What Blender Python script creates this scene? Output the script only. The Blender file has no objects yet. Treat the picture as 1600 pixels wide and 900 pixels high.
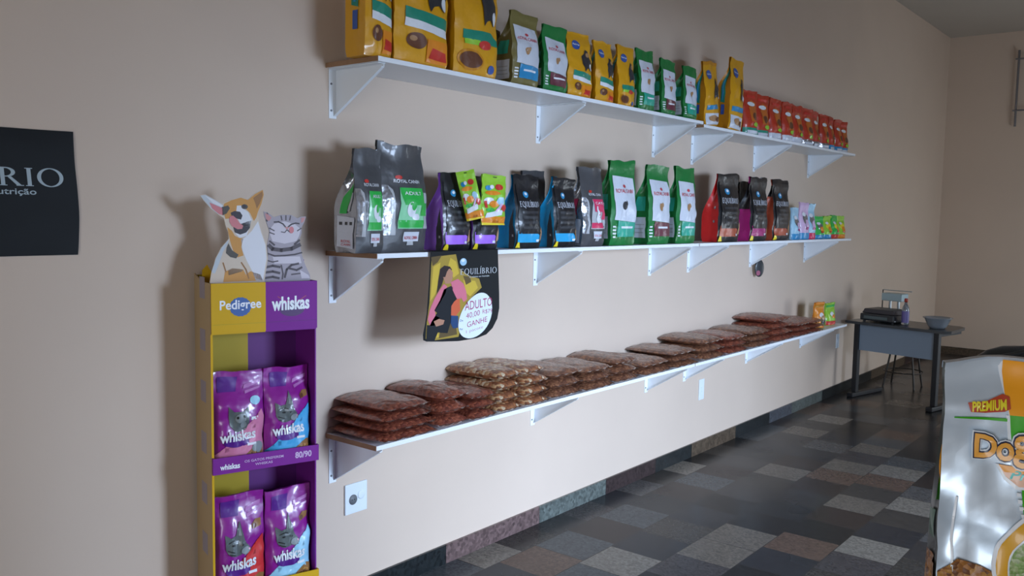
import bpy, bmesh, math, random
from mathutils import Vector, Matrix, noise
random.seed(7)
sc = bpy.context.scene
C = sc.collection
PI = math.pi

# ---------------------------------------------------------------- camera
def rad(a): return a*PI/180
CAM = Vector((-2.199, -2.6723, 1.6))
_y, _p, _r = rad(38.907), rad(4.8347), rad(1.004)
F_ = Vector((math.cos(_y)*math.cos(_p), math.sin(_y)*math.cos(_p), -math.sin(_p)))
R_ = Vector((math.sin(_y), -math.cos(_y), 0)); U_ = R_.cross(F_)
R2 = R_*math.cos(_r)+U_*math.sin(_r); U2 = -R_*math.sin(_r)+U_*math.cos(_r)
cd = bpy.data.cameras.new('camera'); cam = bpy.data.objects.new('camera', cd); C.objects.link(cam)
cd.sensor_width = 36; cd.lens = 36*1368.8/1600; cd.clip_start = .05
M = Matrix((R2, U2, -F_)).transposed().to_4x4(); M.translation = CAM
cam.matrix_world = M
sc.camera = cam
sc.view_settings.view_transform = 'Standard'; sc.view_settings.look = 'None'
sc.view_settings.gamma = 1; sc.view_settings.use_curve_mapping = False
sc.view_settings.exposure = 0.0

# ---------------------------------------------------------------- world and light
w = bpy.data.worlds.new('world'); sc.world = w; w.use_nodes = True
w.node_tree.nodes['Background'].inputs[0].default_value = (.75, .86, 1, 1)
w.node_tree.nodes['Background'].inputs[1].default_value = .5
def area(name, loc, target, sx, sy, energy, col):
    l = bpy.data.lights.new(name, 'AREA'); l.shape = 'RECTANGLE'; l.size = sx; l.size_y = sy
    l.energy = energy; l.color = col
    o = bpy.data.objects.new(name, l); C.objects.link(o); o.location = loc
    o.rotation_euler = (Vector(target)-Vector(loc)).to_track_quat('-Z', 'Y').to_euler()
    return o
# daylight coming in through the wide shop doorway opposite the shelves
DAY = (.57, .735, 1.0)
area('daylight_yard', (.3, -6.3, 2.2), (.4, 0, .9), 2.4, 2.0, 870, DAY)
area('daylight_door', (1.25, -3.86, .62), (1.25, 0, .50), 2.3, 1.1, 18, DAY)
area('daylight_far_door', (7.3, -3.86, .80), (7.3, 0, .60), 1.6, 1.4, 48, (.80, .90, 1.0))
area('daylight_side_door', (-4.62, -2.7, 1.15), (0, -2.5, 1.15), 1.2, 1.9, 58, (.85, .92, 1.0))

# ---------------------------------------------------------------- materials
MATS = {}
def mat(name, col, rough=.5, metal=0, coat=0, coat_rough=.1, bump=0, bscale=20, spec=.5, trans=0, alpha=1):
    if name in MATS: return MATS[name]
    m = bpy.data.materials.new(name); m.use_nodes = True
    nt = m.node_tree; b = nt.nodes['Principled BSDF']
    b.inputs['Base Color'].default_value = (*col, 1); b.inputs['Roughness'].default_value = rough
    b.inputs['Metallic'].default_value = metal; b.inputs['Coat Weight'].default_value = coat
    b.inputs['Coat Roughness'].default_value = coat_rough; b.inputs['Specular IOR Level'].default_value = spec
    b.inputs['Transmission Weight'].default_value = trans
    b.inputs['Alpha'].default_value = alpha
    if bump:
        tc = nt.nodes.new('ShaderNodeTexCoord'); n = nt.nodes.new('ShaderNodeTexNoise'); bp = nt.nodes.new('ShaderNodeBump')
        n.inputs['Scale'].default_value = bscale; n.inputs['Detail'].default_value = 2
        bp.inputs['Strength'].default_value = bump; bp.inputs['Distance'].default_value = .02
        nt.links.new(tc.outputs['Object'], n.inputs['Vector']); nt.links.new(n.outputs['Fac'], bp.inputs['Height'])
        nt.links.new(bp.outputs['Normal'], b.inputs['Normal'])
        if coat: nt.links.new(bp.outputs['Normal'], b.inputs['Coat Normal'])
    MATS[name] = m
    return m
def film(name, col, metal=0, rough=.42, bump=.2, bscale=20, coat=.3):
    return mat(name, col, rough, metal, coat, .12, bump, bscale)
def ramp_nodes(nt, stops, interp='LINEAR'):
    r = nt.nodes.new('ShaderNodeValToRGB'); r.color_ramp.interpolation = interp
    e = r.color_ramp.elements
    while len(e) < len(stops): e.new(.5)
    for k, (p, c) in enumerate(stops): e[k].position = p; e[k].color = (*c, 1)
    return r
def wall_mat(name, col, var=.03):
    m = mat(name, col, .75, spec=.25); nt = m.node_tree; b = nt.nodes['Principled BSDF']
    tc = nt.nodes.new('ShaderNodeTexCoord'); n = nt.nodes.new('ShaderNodeTexNoise')
    n.inputs['Scale'].default_value = 1.3; n.inputs['Detail'].default_value = 6
    r = ramp_nodes(nt, [(.3, tuple(c*(1-var) for c in col)), (.7, tuple(min(1, c*(1+var)) for c in col))])
    nt.links.new(tc.outputs['Object'], n.inputs['Vector']); nt.links.new(n.outputs['Fac'], r.inputs[0]); nt.links.new(r.outputs[0], b.inputs['Base Color'])
    n2 = nt.nodes.new('ShaderNodeTexNoise'); n2.inputs['Scale'].default_value = 60; bp = nt.nodes.new('ShaderNodeBump'); bp.inputs['Strength'].default_value = .08
    nt.links.new(tc.outputs['Object'], n2.inputs['Vector']); nt.links.new(n2.outputs['Fac'], bp.inputs['Height']); nt.links.new(bp.outputs['Normal'], b.inputs['Normal'])
    return m
M_wall = wall_mat('cream_wall_paint', (.62, .50, .405))
M_ceil = wall_mat('ceiling_paint', (.44, .40, .35))
M_white = mat('white_laminate', (.80, .82, .85), .35)
M_bracket = mat('white_enamel', (.80, .84, .88), .35)
M_edge = mat('raw_board_edge', (.30, .17, .09), .7, bump=.2, bscale=60)
M_screw = mat('screw_steel', (.25, .25, .27), .4, .8)
M_black = mat('matt_black', (.012, .012, .014), .5)
M_blackgloss = mat('gloss_black_vinyl', (.02, .024, .028), .28, coat=.5, bump=.15, bscale=9)

PAL = [(.012,.013,.014), (.020,.022,.024), (.034,.032,.032), (.050,.044,.044), (.030,.022,.020), (.125,.105,.085), (.17,.15,.125), (.06,.064,.066), (.022,.024,.028), (.10,.062,.045), (.042,.038,.034), (.075,.072,.070)]
def granite_floor():
    m = mat('polished_granite_tiles', (.05,.05,.05), .28, spec=.16); nt = m.node_tree; N = nt.nodes; L = nt.links
    b = N['Principled BSDF']
    tc = N.new('ShaderNodeTexCoord'); sep = N.new('ShaderNodeSeparateXYZ'); L.new(tc.outputs['Object'], sep.inputs[0])
    def mth(op, a, bb=None):
        n = N.new('ShaderNodeMath'); n.operation = op
        for i, v in enumerate((a, bb)):
            if v is None: continue
            if isinstance(v, (int, float)): n.inputs[i].default_value = v
            else: L.new(v, n.inputs[i])
        return n.outputs[0]
    row = mth('FLOOR', mth('DIVIDE', mth('ADD', sep.outputs['Y'], 10.02), .281))
    wn = N.new('ShaderNodeTexWhiteNoise'); wn.noise_dimensions = '1D'; L.new(row, wn.inputs['W'])
    xs = mth('ADD', mth('DIVIDE', mth('ADD', sep.outputs['X'], 9.83), .275), mth('MULTIPLY', wn.outputs['Value'], 3))
    cell = mth('FLOOR', xs)
    cmb = N.new('ShaderNodeCombineXYZ'); L.new(cell, cmb.inputs[0]); L.new(row, cmb.inputs[1])
    w2 = N.new('ShaderNodeTexWhiteNoise'); w2.noise_dimensions = '3D'; L.new(cmb.outputs[0], w2.inputs['Vector'])
    r = ramp_nodes(nt, [(i/len(PAL), tuple(k*.95 for k in c)) for i, c in enumerate(PAL)], 'CONSTANT'); L.new(w2.outputs['Value'], r.inputs[0])
    vo = N.new('ShaderNodeTexVoronoi'); vo.inputs['Scale'].default_value = 90; L.new(tc.outputs['Object'], vo.inputs['Vector'])
    hs = N.new('ShaderNodeMix'); hs.data_type = 'RGBA'; hs.blend_type = 'OVERLAY'; hs.inputs['Factor'].default_value = .35
    L.new(r.outputs[0], hs.inputs['A']); bw = N.new('ShaderNodeRGBToBW'); L.new(vo.outputs['Color'], bw.inputs[0]); L.new(bw.outputs[0], hs.inputs['B'])
    # joints
    fx = mth('FRACT', xs); fy = mth('FRACT', mth('DIVIDE', mth('ADD', sep.outputs['Y'], 10.02), .281))
    e = mth('MINIMUM', mth('MINIMUM', fx, mth('SUBTRACT', 1, fx)), mth('MINIMUM', fy, mth('SUBTRACT', 1, fy)))
    g = mth('LESS_THAN', e, .008)
    mx = N.new('ShaderNodeMix'); mx.data_type = 'RGBA'; L.new(g, mx.inputs['Factor']); L.new(hs.outputs['Result'], mx.inputs['A']); mx.inputs['B'].default_value = (.03,.027,.025,1)
    L.new(mx.outputs['Result'], b.inputs['Base Color'])
    ns = N.new('ShaderNodeTexNoise'); ns.inputs['Scale'].default_value = 3; L.new(tc.outputs['Object'], ns.inputs['Vector'])
    rr = mth('ADD', mth('MULTIPLY', ns.outputs['Fac'], .18), .16); L.new(rr, b.inputs['Roughness'])
    return m
M_floor = granite_floor()
def granite(name, c):
    m = mat(name, c, .3); nt = m.node_tree; b = nt.nodes['Principled BSDF']
    tc = nt.nodes.new('ShaderNodeTexCoord'); v = nt.nodes.new('ShaderNodeTexVoronoi'); v.inputs['Scale'].default_value = 70
    mx = nt.nodes.new('ShaderNodeMix'); mx.data_type = 'RGBA'; mx.blend_type = 'OVERLAY'; mx.inputs['Factor'].default_value = .5
    mx.inputs['A'].default_value = (*c, 1)
    nt.links.new(tc.outputs['Object'], v.inputs['Vector']); bw = nt.nodes.new('ShaderNodeRGBToBW'); nt.links.new(v.outputs['Color'], bw.inputs[0]); nt.links.new(bw.outputs[0], mx.inputs['B']); nt.links.new(mx.outputs['Result'], b.inputs['Base Color'])
    return m
def kibble_mat(name, cols, scale=70, coat=.75):
    m = mat(name, cols[0], .55, coat=coat, coat_rough=.13); nt = m.node_tree; b = nt.nodes['Principled BSDF']; L = nt.links
    tc = nt.nodes.new('ShaderNodeTexCoord'); v = nt.nodes.new('ShaderNodeTexVoronoi'); v.inputs['Scale'].default_value = scale
    L.new(tc.outputs['Object'], v.inputs['Vector'])
    sp = nt.nodes.new('ShaderNodeSeparateColor'); L.new(v.outputs['Color'], sp.inputs[0])
    r = ramp_nodes(nt, [(i/len(cols), c) for i, c in enumerate(cols)], 'CONSTANT'); L.new(sp.outputs[0], r.inputs[0]); L.new(r.outputs[0], b.inputs['Base Color'])
    bp = nt.nodes.new('ShaderNodeBump'); bp.inputs['Strength'].default_value = .6; bp.inputs['Distance'].default_value = .006; bp.invert = True
    L.new(v.outputs['Distance'], bp.inputs['Height']); L.new(bp.outputs['Normal'], b.inputs['Normal'])
    n = nt.nodes.new('ShaderNodeTexNoise'); n.inputs['Scale'].default_value = 28; L.new(tc.outputs['Object'], n.inputs['Vector'])
    b2 = nt.nodes.new('ShaderNodeBump'); b2.inputs['Strength'].default_value = .4; b2.inputs['Distance'].default_value = .02
    L.new(n.outputs['Fac'], b2.inputs['Height']); L.new(b2.outputs['Normal'], b.inputs['Coat Normal'])
    return m
K_dark = kibble_mat('kibble_red_brown', [(.25,.065,.032), (.19,.045,.024), (.31,.085,.042), (.14,.032,.018)])
K_light = kibble_mat('kibble_mixed', [(.30,.11,.045), (.46,.26,.12), (.20,.07,.03), (.62,.48,.32), (.34,.13,.05), (.16,.055,.024)], 62)
K_mid = kibble_mat('kibble_brown', [(.22,.09,.042), (.16,.06,.03), (.28,.12,.058), (.12,.045,.024)])
K_print = kibble_mat('kibble_print', [(.30,.12,.03), (.45,.22,.05), (.16,.06,.02), (.38,.16,.04)], 130, .2)
G_print = kibble_mat('grass_print', [(.25,.38,.12), (.38,.48,.22), (.50,.58,.36), (.30,.45,.16)], 190, .2)

# ---------------------------------------------------------------- mesh helpers
class MB:
    def __init__(s): s.v = []; s.f = []; s.m = []; s.ms = []; s.sm = []
    def mi(s, m):
        if m not in s.ms: s.ms.append(m)
        return s.ms.index(m)
    def add(s, vs, fs, m, smooth=False):
        o = len(s.v); s.v += [tuple(v) for v in vs]; k = s.mi(m)
        for f in fs: s.f.append([i+o for i in f]); s.m.append(k); s.sm.append(smooth)
        return s
    def box(s, x0, x1, y0, y1, z0, z1, m):
        vs = [(x, y, z) for z in (z0, z1) for y in (y0, y1) for x in (x0, x1)]
        return s.add(vs, [(0,2,3,1), (4,5,7,6), (0,1,5,4), (2,6,7,3), (0,4,6,2), (1,3,7,5)], m)
    def grid(s, fn, nu, nv, m, smooth=True, flip=False):
        vs = [fn(i/nu, j/nv) for j in range(nv+1) for i in range(nu+1)]; fs = []
        for j in range(nv):
            for i in range(nu):
                a = j*(nu+1)+i; f = (a, a+1, a+nu+2, a+nu+1); fs.append(f[::-1] if flip else f)
        return s.add(vs, fs, m, smooth)
    def prism(s, pts, y0, y1, m, plane='xz'):
        n = len(pts)
        if plane == 'xz': mk = lambda p, d: (p[0], d, p[1])
        elif plane == 'yz': mk = lambda p, d: (d, p[0], p[1])
        else: mk = lambda p, d: (p[0], p[1], d)
        vs = [mk(p, y0) for p in pts]+[mk(p, y1) for p in pts]
        return s.add(vs, [tuple(range(n)), tuple(range(2*n-1, n-1, -1))]+[(i, (i+1) % n, (i+1) % n+n, i+n)[::-1] for i in range(n)], m)
    def tube(s, p0, p1, r, m, n=12, r1=None):
        p0, p1 = Vector(p0), Vector(p1); d = (p1-p0).normalized(); a = d.orthogonal().normalized(); b = d.cross(a); r1 = r if r1 is None else r1
        vs = [p+(a*math.cos(2*PI*i/n)+b*math.sin(2*PI*i/n))*rr for p, rr in ((p0, r), (p1, r1)) for i in range(n)]
        s.add(vs, [(i, (i+1) % n, (i+1) % n+n, i+n) for i in range(n)], m, True)
        return s.add(vs, [tuple(range(n))[::-1], tuple(range(n, 2*n))], m)
    def path(s, pts, r, m, n=8):
        for a, b in zip(pts, pts[1:]): s.tube(a, b, r, m, n)
        return s
    def lathe(s, prof, m, n=28, c=(0,0,0), smooth=True):
        vs = [(c[0]+r*math.cos(2*PI*i/n), c[1]+r*math.sin(2*PI*i/n), c[2]+z) for r, z in prof for i in range(n)]; fs = []
        for j in range(len(prof)-1):
            for i in range(n): fs.append((j*n+i, j*n+(i+1) % n, (j+1)*n+(i+1) % n, (j+1)*n+i))
        return s.add(vs, fs, m, smooth)
    def build(s, name, parent=None, bevel=0, fix=False):
        me = bpy.data.meshes.new(name); me.from_pydata(s.v, [], s.f)
        for m in s.ms: me.materials.append(m)
        me.polygons.foreach_set('material_index', s.m); me.polygons.foreach_set('use_smooth', s.sm); me.update()
        if fix:
            bm = bmesh.new(); bm.from_mesh(me); bmesh.ops.recalc_face_normals(bm, faces=bm.faces); bm.to_mesh(me); bm.free()
        o = bpy.data.objects.new(name, me); C.objects.link(o)
        if parent: o.parent = parent
        if bevel:
            md = o.modifiers.new('bevel', 'BEVEL'); md.width = bevel; md.segments = 2; md.limit_method = 'ANGLE'
        return o
def thing(name, label, cat, loc=(0,0,0), rot=(0,0,0), group=None):
    o = bpy.data.objects.new(name, None); C.objects.link(o); o.location = loc; o.rotation_euler = rot; o.empty_display_size = .05
    return tag(o, label, cat, group)
def tag(o, label, cat, group=None):
    o['label'] = label; o['category'] = cat
    if group: o['group'] = group
    return o
def struct(o): o['kind'] = 'structure'; return o

# ---- flat shapes in unit coordinates
def ellipse(cx, cy, rx, ry, n=28, a0=0, a1=2*PI, rot=0):
    out = []
    for i in range(n):
        a = a0+(a1-a0)*i/(n if abs(a1-a0-2*PI) < 1e-6 else n-1); x, y = rx*math.cos(a), ry*math.sin(a)
        out.append((cx+x*math.cos(rot)-y*math.sin(rot), cy+x*math.sin(rot)+y*math.cos(rot)))
    return out
def thick(pts, wd):
    pts = [Vector(p) for p in pts]; polys = []
    for a, b in zip(pts, pts[1:]):
        d = b-a
        if d.length < 1e-7: continue
        d.normalize(); n = Vector((-d.y, d.x))*wd/2; e = d*wd*.35
        polys.append([tuple(a-e-n), tuple(b+e-n), tuple(b+e+n), tuple(a-e+n)])
    return polys
def text_polys(s, off=0, shear=0):
    key = (s, off, shear)
    if key in TXT: return TXT[key]
    cu = bpy.data.curves.new('t', 'FONT'); cu.body = s; cu.fill_mode = 'FRONT'; cu.dimensions = '2D'; cu.offset = off; cu.shear = shear; cu.resolution_u = 3
    o = bpy.data.objects.new('t', cu); C.objects.link(o)
    dg = bpy.context.evaluated_depsgraph_get(); me = bpy.data.meshes.new_from_object(o.evaluated_get(dg))
    vs = [(v.co.x, v.co.y) for v in me.vertices]; fs = [tuple(p.vertices) for p in me.polygons]
    bpy.data.objects.remove(o); bpy.data.curves.remove(cu); bpy.data.meshes.remove(me)
    TXT[key] = (vs, fs); return TXT[key]
TXT = {}
SER = {}   # slim serif capitals drawn by hand: stems, hairlines and serifs
def serif(ch):
    if ch in SER: return SER[ch]
    P = []; T, t = .15, .06
    def bar(x0, y0, x1, y1): P.append([(x0,y0), (x1,y0), (x1,y1), (x0,y1)])
    def stem(x, y0=0, y1=1): bar(x, y0, x+T, y1); bar(x-.07, y0, x+T+.07, y0+.04); bar(x-.07, y1-.04, x+T+.07, y1)
    def ring(cx, cy, rx, ry, a0, a1, th=T, n=22):
        for i in range(n):
            A = a0+(a1-a0)*i/n; B = a0+(a1-a0)*(i+1)/n
            def q(a, k):
                ww = t+(th-t)*abs(math.cos(a)); return (cx+(rx-k*ww)*math.cos(a), cy+(ry-k*ww*.8)*math.sin(a))
            P.append([q(A, 1), q(A, 0), q(B, 0), q(B, 1)])
    if ch in 'IÍ':
        stem(.1); wd = .36
        if ch == 'Í': P.append([(.12,1.08), (.2,1.08), (.36,1.3), (.22,1.3)])
    elif ch == 'E': stem(.1); bar(.2,.94,.62,1); bar(.58,.82,.62,1); bar(.2,.5,.52,.55); bar(.5,.42,.53,.63); bar(.2,0,.66,.06); bar(.62,0,.66,.2); wd = .74
    elif ch == 'L': stem(.1); bar(.2,0,.62,.06); bar(.58,0,.62,.22); wd = .68
    elif ch == 'B': stem(.1); ring(.3,.76,.32,.24,-PI/2,PI/2); ring(.3,.27,.4,.27,-PI/2,PI/2); bar(.2,.94,.32,1); bar(.2,.5,.32,.55); bar(.2,0,.32,.06); wd = .78
    elif ch == 'R': stem(.1); ring(.3,.74,.34,.26,-PI/2,PI/2); bar(.2,.94,.32,1); bar(.2,.48,.32,.53); P.append([(.34,.5), (.48,.5), (.86,.0), (.68,.0)]); bar(.64,0,.92,.04); wd = .9
    elif ch in 'OQ':
        ring(.55,.5,.5,.53,0,2*PI,n=36); wd = 1.14
        if ch == 'Q': P.append([(.5,.1), (.6,.14), (1.1,-.25), (.9,-.25)])
    elif ch == 'U': bar(.1,.35,.1+T,1); bar(.03,.96,.1+T+.07,1); bar(.66,.35,.66+t,1); bar(.6,.96,.8,1); ring(.41,.35,.31,.36,PI,2*PI); wd = .86
    else: wd = .4
    SER[ch] = (P, wd); return SER[ch]
def serif_text(s, x, y, W, H):
    tot = sum(serif(c)[1]+.06 for c in s); k = W/tot; out = []; cx = 0
    for c in s:
        P, wd = serif(c)
        for p in P: out.append([(x+(cx+a)*k, y+b*H) for a, b in p])
        cx += wd+.06
    return out

def expand(shape):
    """one drawn shape -> (verts, faces) in unit coordinates"""
    k = shape[0]
    if k == 'rect': _, u0, v0, u1, v1 = shape; return [(u0,v0), (u1,v0), (u1,v1), (u0,v1)], [(0,1,2,3)]
    if k == 'poly': return list(shape[1]), [tuple(range(len(shape[1])))]
    if k == 'ell': p = ellipse(*shape[1:]); return p, [tuple(range(len(p)))]
    if k == 'line':
        vs = []; fs = []
        for p in thick(shape[1], shape[2]): fs.append(tuple(range(len(vs), len(vs)+4))); vs += p
        return vs, fs
    if k == 'text':   # text, x0, y0, width, height[, slope, offset, shear]
        s, x, y, W, H = shape[1:6]; sl = shape[6] if len(shape) > 6 else 0
        vs, fs = text_polys(s, shape[7] if len(shape) > 7 else .012, shape[8] if len(shape) > 8 else 0)
        ref, _ = text_polys(s, 0, shape[8] if len(shape) > 8 else 0)
        x0 = min(a for a, b in ref); x1 = max(a for a, b in ref); y0 = min(b for a, b in ref); y1 = max(b for a, b in ref)
        return [(x+(a-x0)/(x1-x0)*W, y+(b-y0)/(y1-y0)*H+sl*(a-x0)/(x1-x0)*W) for a, b in vs], fs
    if k == 'serif':
        vs = []; fs = []
        for p in serif_text(*shape[1:6]): fs.append(tuple(range(len(vs), len(vs)+len(p)))); vs += p
        return vs, fs
def decal(mb, fn, mt, shape, layer=1, gu=0, gv=0):
    """fn(u, v, offset) -> 3D point; cut along the surface's own grid lines so that print and bag stay parallel"""
    vs, fs = expand(shape)
    bm = bmesh.new(); bv = [bm.verts.new((a, b, 0)) for a, b in vs]
    for f in fs:
        try: bm.faces.new([bv[i] for i in f])
        except ValueError: pass
    bmesh.ops.triangulate(bm, faces=bm.faces)
    if gu:
        for ax, n in ((0, gu), (1, gv)):
            lo = min(v.co[ax] for v in bm.verts); hi = max(v.co[ax] for v in bm.verts)
            for i in range(1, n):
                if lo < i/n < hi:
                    no = Vector((1,0,0)) if ax == 0 else Vector((0,1,0))
                    bmesh.ops.bisect_plane(bm, geom=bm.verts[:]+bm.edges[:]+bm.faces[:], plane_co=no*(i/n), plane_no=no, dist=1e-6)
    bm.verts.index_update()
    for f in bm.faces:
        f.normal_update()
    faces = []
    for f in bm.faces:
        idx = [v.index for v in f.verts]; faces.append(idx if f.normal.z > 0 else idx[::-1])
    mb.add([fn(min(max(v.co.x, 0.0), 1.0) if gu else v.co.x, min(max(v.co.y, 0.0), 1.0) if gu else v.co.y, layer) for v in bm.verts], faces, mt, bool(gu))
    bm.free()

# ---------------------------------------------------------------- generic bag
GU, GV = 14, 22
def sstep(a, b, x):
    t = min(1, max(0, (x-a)/(b-a))); return t*t*(3-2*t)
def make_bag(name, label, cat, w, h, d, loc, rotz=0, tilt=0, group=None, body=None, side=None, top=None, style='gusset',
             front=(), left=(), seal=.07, full=.55, seed=0, bulge=.22, wr=1.0, pinch=.0, sag=0, thin=.012, wave=.0, rot=None, parts=True):
    root = thing(name, label, cat, loc, rot if rot else (0, tilt, rotz), group)
    side = side or body; top = top or body; step = .0011*max(.35, min(1.6, h/.3))
    def D(v):
        if v >= 1-seal: return thin
        base = min(1, .86+.14*math.sin(min(1, v/.08)*PI/2))
        return max(thin, d*base*(1-sstep(full, 1-seal, v)*.97))
    def Wd(v): return w*(1-pinch*math.sin(PI*min(1, v))-.02*(1-min(1, v/.06)))
    def nz(u, v, k): return noise.noise(Vector((u*3.1+seed*7.3, v*5.7+k*11, seed*1.7)))
    def shape_y(u, v):
        e = max(0, 1-abs(2*u-1)**2.6)
        dd = D(v)
        if style == 'gusset': y = dd/2*(.9+.1*e)+bulge*dd*.5*e*math.sin(PI*min(1, max(.0, v)))
        else: y = thin/2+(dd-thin)/2*e**.6*(1 if style == 'doy' else 1)
        return y
    def crease(u, v): return wr*(.010*nz(u, v, 1)+.006*nz(u*2.7, v*2.2, 2))*min(1, w/.2)*(.4+.6*min(1, D(v)/max(d, 1e-3)))
    lean = .62 if style == 'gusset' else 0
    def ctr(u, v): return -lean*(d-max(thin, D(max(v, .08))))/2+wave*math.sin(u*2*PI+seed)*sstep(.6, 1, v)+wr*.012*sstep(.5, 1, v)*nz(0, v, 5)
    def xz(u, v): return (u-.5)*Wd(v)+sag*math.sin(v*PI)*.02, v*h+(.012*w/.2*nz(u, 1, 3)*sstep(.85, 1, v))
    def fr(u, v, l=0):
        x, z = xz(u, v); return (x, ctr(u, v)-shape_y(u, v)-crease(u, v)*(0 if v < .02 else 1)-l*step, z)
    def bk(u, v, l=0):
        x, z = xz(u, v); return (x, ctr(u, v)+shape_y(u, v), z)
    def sidef(sgn):
        u = 0 if sgn < 0 else 1
        def f(s, v, l=0):
            a = Vector(fr(u, v)); b = Vector(bk(u, v)); p = a.lerp(b, s)
            fold = (1-abs(2*s-1))*(.10+.55*(1-D(v)/d))*d*.5
            p.x -= sgn*fold; p.x += sgn*(.006*nz(s, v, 8)*wr*min(1, w/.2)*(1-abs(2*s-1))+l*step); return tuple(p)
        return f
    vs_top = 1-seal
    mb = MB()
    mb.grid(lambda u, v: fr(u, v), GU, GV, body)
    mb.grid(lambda u, v: bk(u, v), GU, GV, body, flip=True)
    mb.grid(lambda u, v: tuple(Vector(fr(u, 0)).lerp(Vector(bk(u, 0)), v)), GU, 1, body, False, True)
    for n_, item in enumerate(front):
        mt, shp = item[0], item[1]; ly = item[2] if len(item) > 2 else 1
        decal(mb, fr, mt, shp, ly, GU, GV)
    if style != 'gusset':
        L_ = sidef(-1)
        for u in (0, 1):
            mb.grid(lambda s, v, u=u: tuple(Vector(fr(u, v)).lerp(Vector(bk(u, v)), s)), 1, GV, body, True, u == 0)
    mb.build('pouch', root)
    if style == 'gusset':
        for sg in (-1, 1):
            m2 = MB(); f = sidef(sg); m2.grid(lambda s, v: f(s, v), 6, GV, side, True, sg < 0)
            if sg < 0:
                for item in left:   # u runs from the front edge (0) to the back (1)
                    decal(m2, lambda a, b, l: f(1-a, b, l), item[0], item[1], item[2] if len(item) > 2 else 1, 6, GV)
            m2.build('side_gusset', root)
    # crimped top seal
    m3 = MB(); n = 10; cl = .0016
    for sgn in (-1, 1):
        def sf(u, v, sgn=sgn):
            vv = 1-seal*.75+v*seal*.75; x, z = xz(u, vv); base = fr(u, vv) if sgn < 0 else bk(u, vv)
            return (base[0]*1.004, base[1]+sgn*(cl+.0008*math.sin(v*PI*6)), base[2]+.0008)
        m3.grid(sf, GU, 6, top, True, sgn > 0)
    m3.grid(lambda u, v: tuple(Vector((fr(u, 1)[0]*1.004, fr(u, 1)[1]-cl, fr(u, 1)[2]+.0008)).lerp(Vector((bk(u, 1)[0]*1.004, bk(u, 1)[1]+cl, bk(u, 1)[2]+.0008)), v)), GU, 1, top)
    if parts: m3.build('top_seal', root)
    return root

# ---------------------------------------------------------------- the room
mb = MB(); mb.box(-4.6, 9.5, -3.85, .1, -.12, 0, M_floor); struct(mb.build('floor'))
mb = MB(); mb.box(-4.6, 9.5, -3.85, .1, 3.78, 3.9, M_ceil); struct(mb.build('ceiling'))
mb = MB(); mb.box(-4.6, 9.5, 0, .12, 0, 3.78, M_wall); struct(mb.build('wall_back'))
mb = MB(); mb.box(9.36, 9.5, -3.70, 0, 0, 3.78, M_wall); struct(mb.build('wall_right'))
mb = MB(); mb.box(-4.6, -4.45, -3.70, -3.4, 0, 3.78, M_wall).box(-4.6, -4.45, -2.0, 0, 0, 3.78, M_wall).box(-4.6, -4.45, -3.4, -2.0, 2.15, 3.78, M_wall); struct(mb.build('wall_left'))
mb = MB()
for a, b in ((-4.45, .0), (2.5, 6.4), (8.2, 9.36)): mb.box(a, b, -3.85, -3.70, 0, 3.78, M_wall)
for a, b in ((.0, 2.5), (6.4, 8.2)): mb.box(a, b, -3.85, -3.70, 1.95, 3.78, M_wall)
struct(mb.build('wall_front'))
M_pave = mat('concrete_paving', (.35, .34, .32), .9, bump=.2)
mb = MB(); mb.box(-8, 14, -16, -3.85, -.15, -.03, M_pave); struct(mb.build('ground'))
base_cols = [('granite_black', (.014,.017,.018)), ('granite_pink', (.13,.085,.08)), ('granite_grey_green', (.10,.115,.105)), ('granite_maroon', (.035,.022,.022)),
             ('granite_black', (.014,.017,.018)), ('granite_tan', (.085,.06,.04)), ('granite_black', (.014,.017,.018)), ('granite_grey', (.07,.075,.085)), ('granite_grey_green', (.10,.115,.105)), ('granite_black', (.014,.017,.018)), ('granite_tan', (.085,.06,.04)), ('granite_maroon', (.035,.022,.022))]
xs = [-.02, .651, 1.357, 1.99, 2.56, 3.039, 3.72, 4.336, 4.798, 5.5, 6.9, 8.1, 9.348]
mb = MB(); mb.box(-4.45, -.7, -.012, 0, 0, .088, granite('granite_grey', (.07,.075,.085))); mb.box(-.699, -.021, -.012, 0, 0, .088, granite('granite_black', (.014,.017,.018)))
for (a, b, (nm, c)) in zip(xs, xs[1:], base_cols): mb.box(a+.001, b-.001, -.012, 0, 0, .088, granite(nm, c))
struct(mb.build('baseboard_back'))
mb = MB()
for k in range(5): mb.box(9.348, 9.36, -.013-.66*(k+1), -.013-.66*k-.002, 0, .088, granite(*[('granite_tan', (.085,.06,.04)), ('granite_grey', (.07,.075,.085)), ('granite_maroon', (.035,.022,.022))][k % 3]))
struct(mb.build('baseboard_right'))

# ---------------------------------------------------------------- shelves and brackets
Z1, Z2, Z3 = 2.155, 1.447, .7325; DEP = .29
def shelf(x0, x1, z, label):
    mb = MB(); mb.box(x0, x1, -DEP, -.001, z-.018, z, M_white); r = mb.build('shelf_board', bevel=.0015)
    tag(r, label, 'shelf', None)
    e = MB(); e.box(x0-.0025, x0-.0003, -DEP, -.001, z-.018, z, M_edge); e.build('cut_edge', r)
    return r
rows = [(Z1, 'top'), (Z2, 'middle'), (Z3, 'bottom')]
Z1b = Z1-.016
shelf(-.03, 2.497, Z1, 'long white shelf board of the top row, near end with brown cut edge')
shelf(2.503, 5.21, Z1b, 'long white shelf board of the top row, far half under the red pouches')
shelf(-.03, 2.497, Z2, 'long white shelf board of the middle row, near half under the charcoal bags')
shelf(2.503, 5.21, Z2, 'long white shelf board of the middle row, far half under the black bags')
shelf(-.03, 2.497, Z3, 'long white shelf board of the bottom row, near half under the kibble packs')
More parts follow.
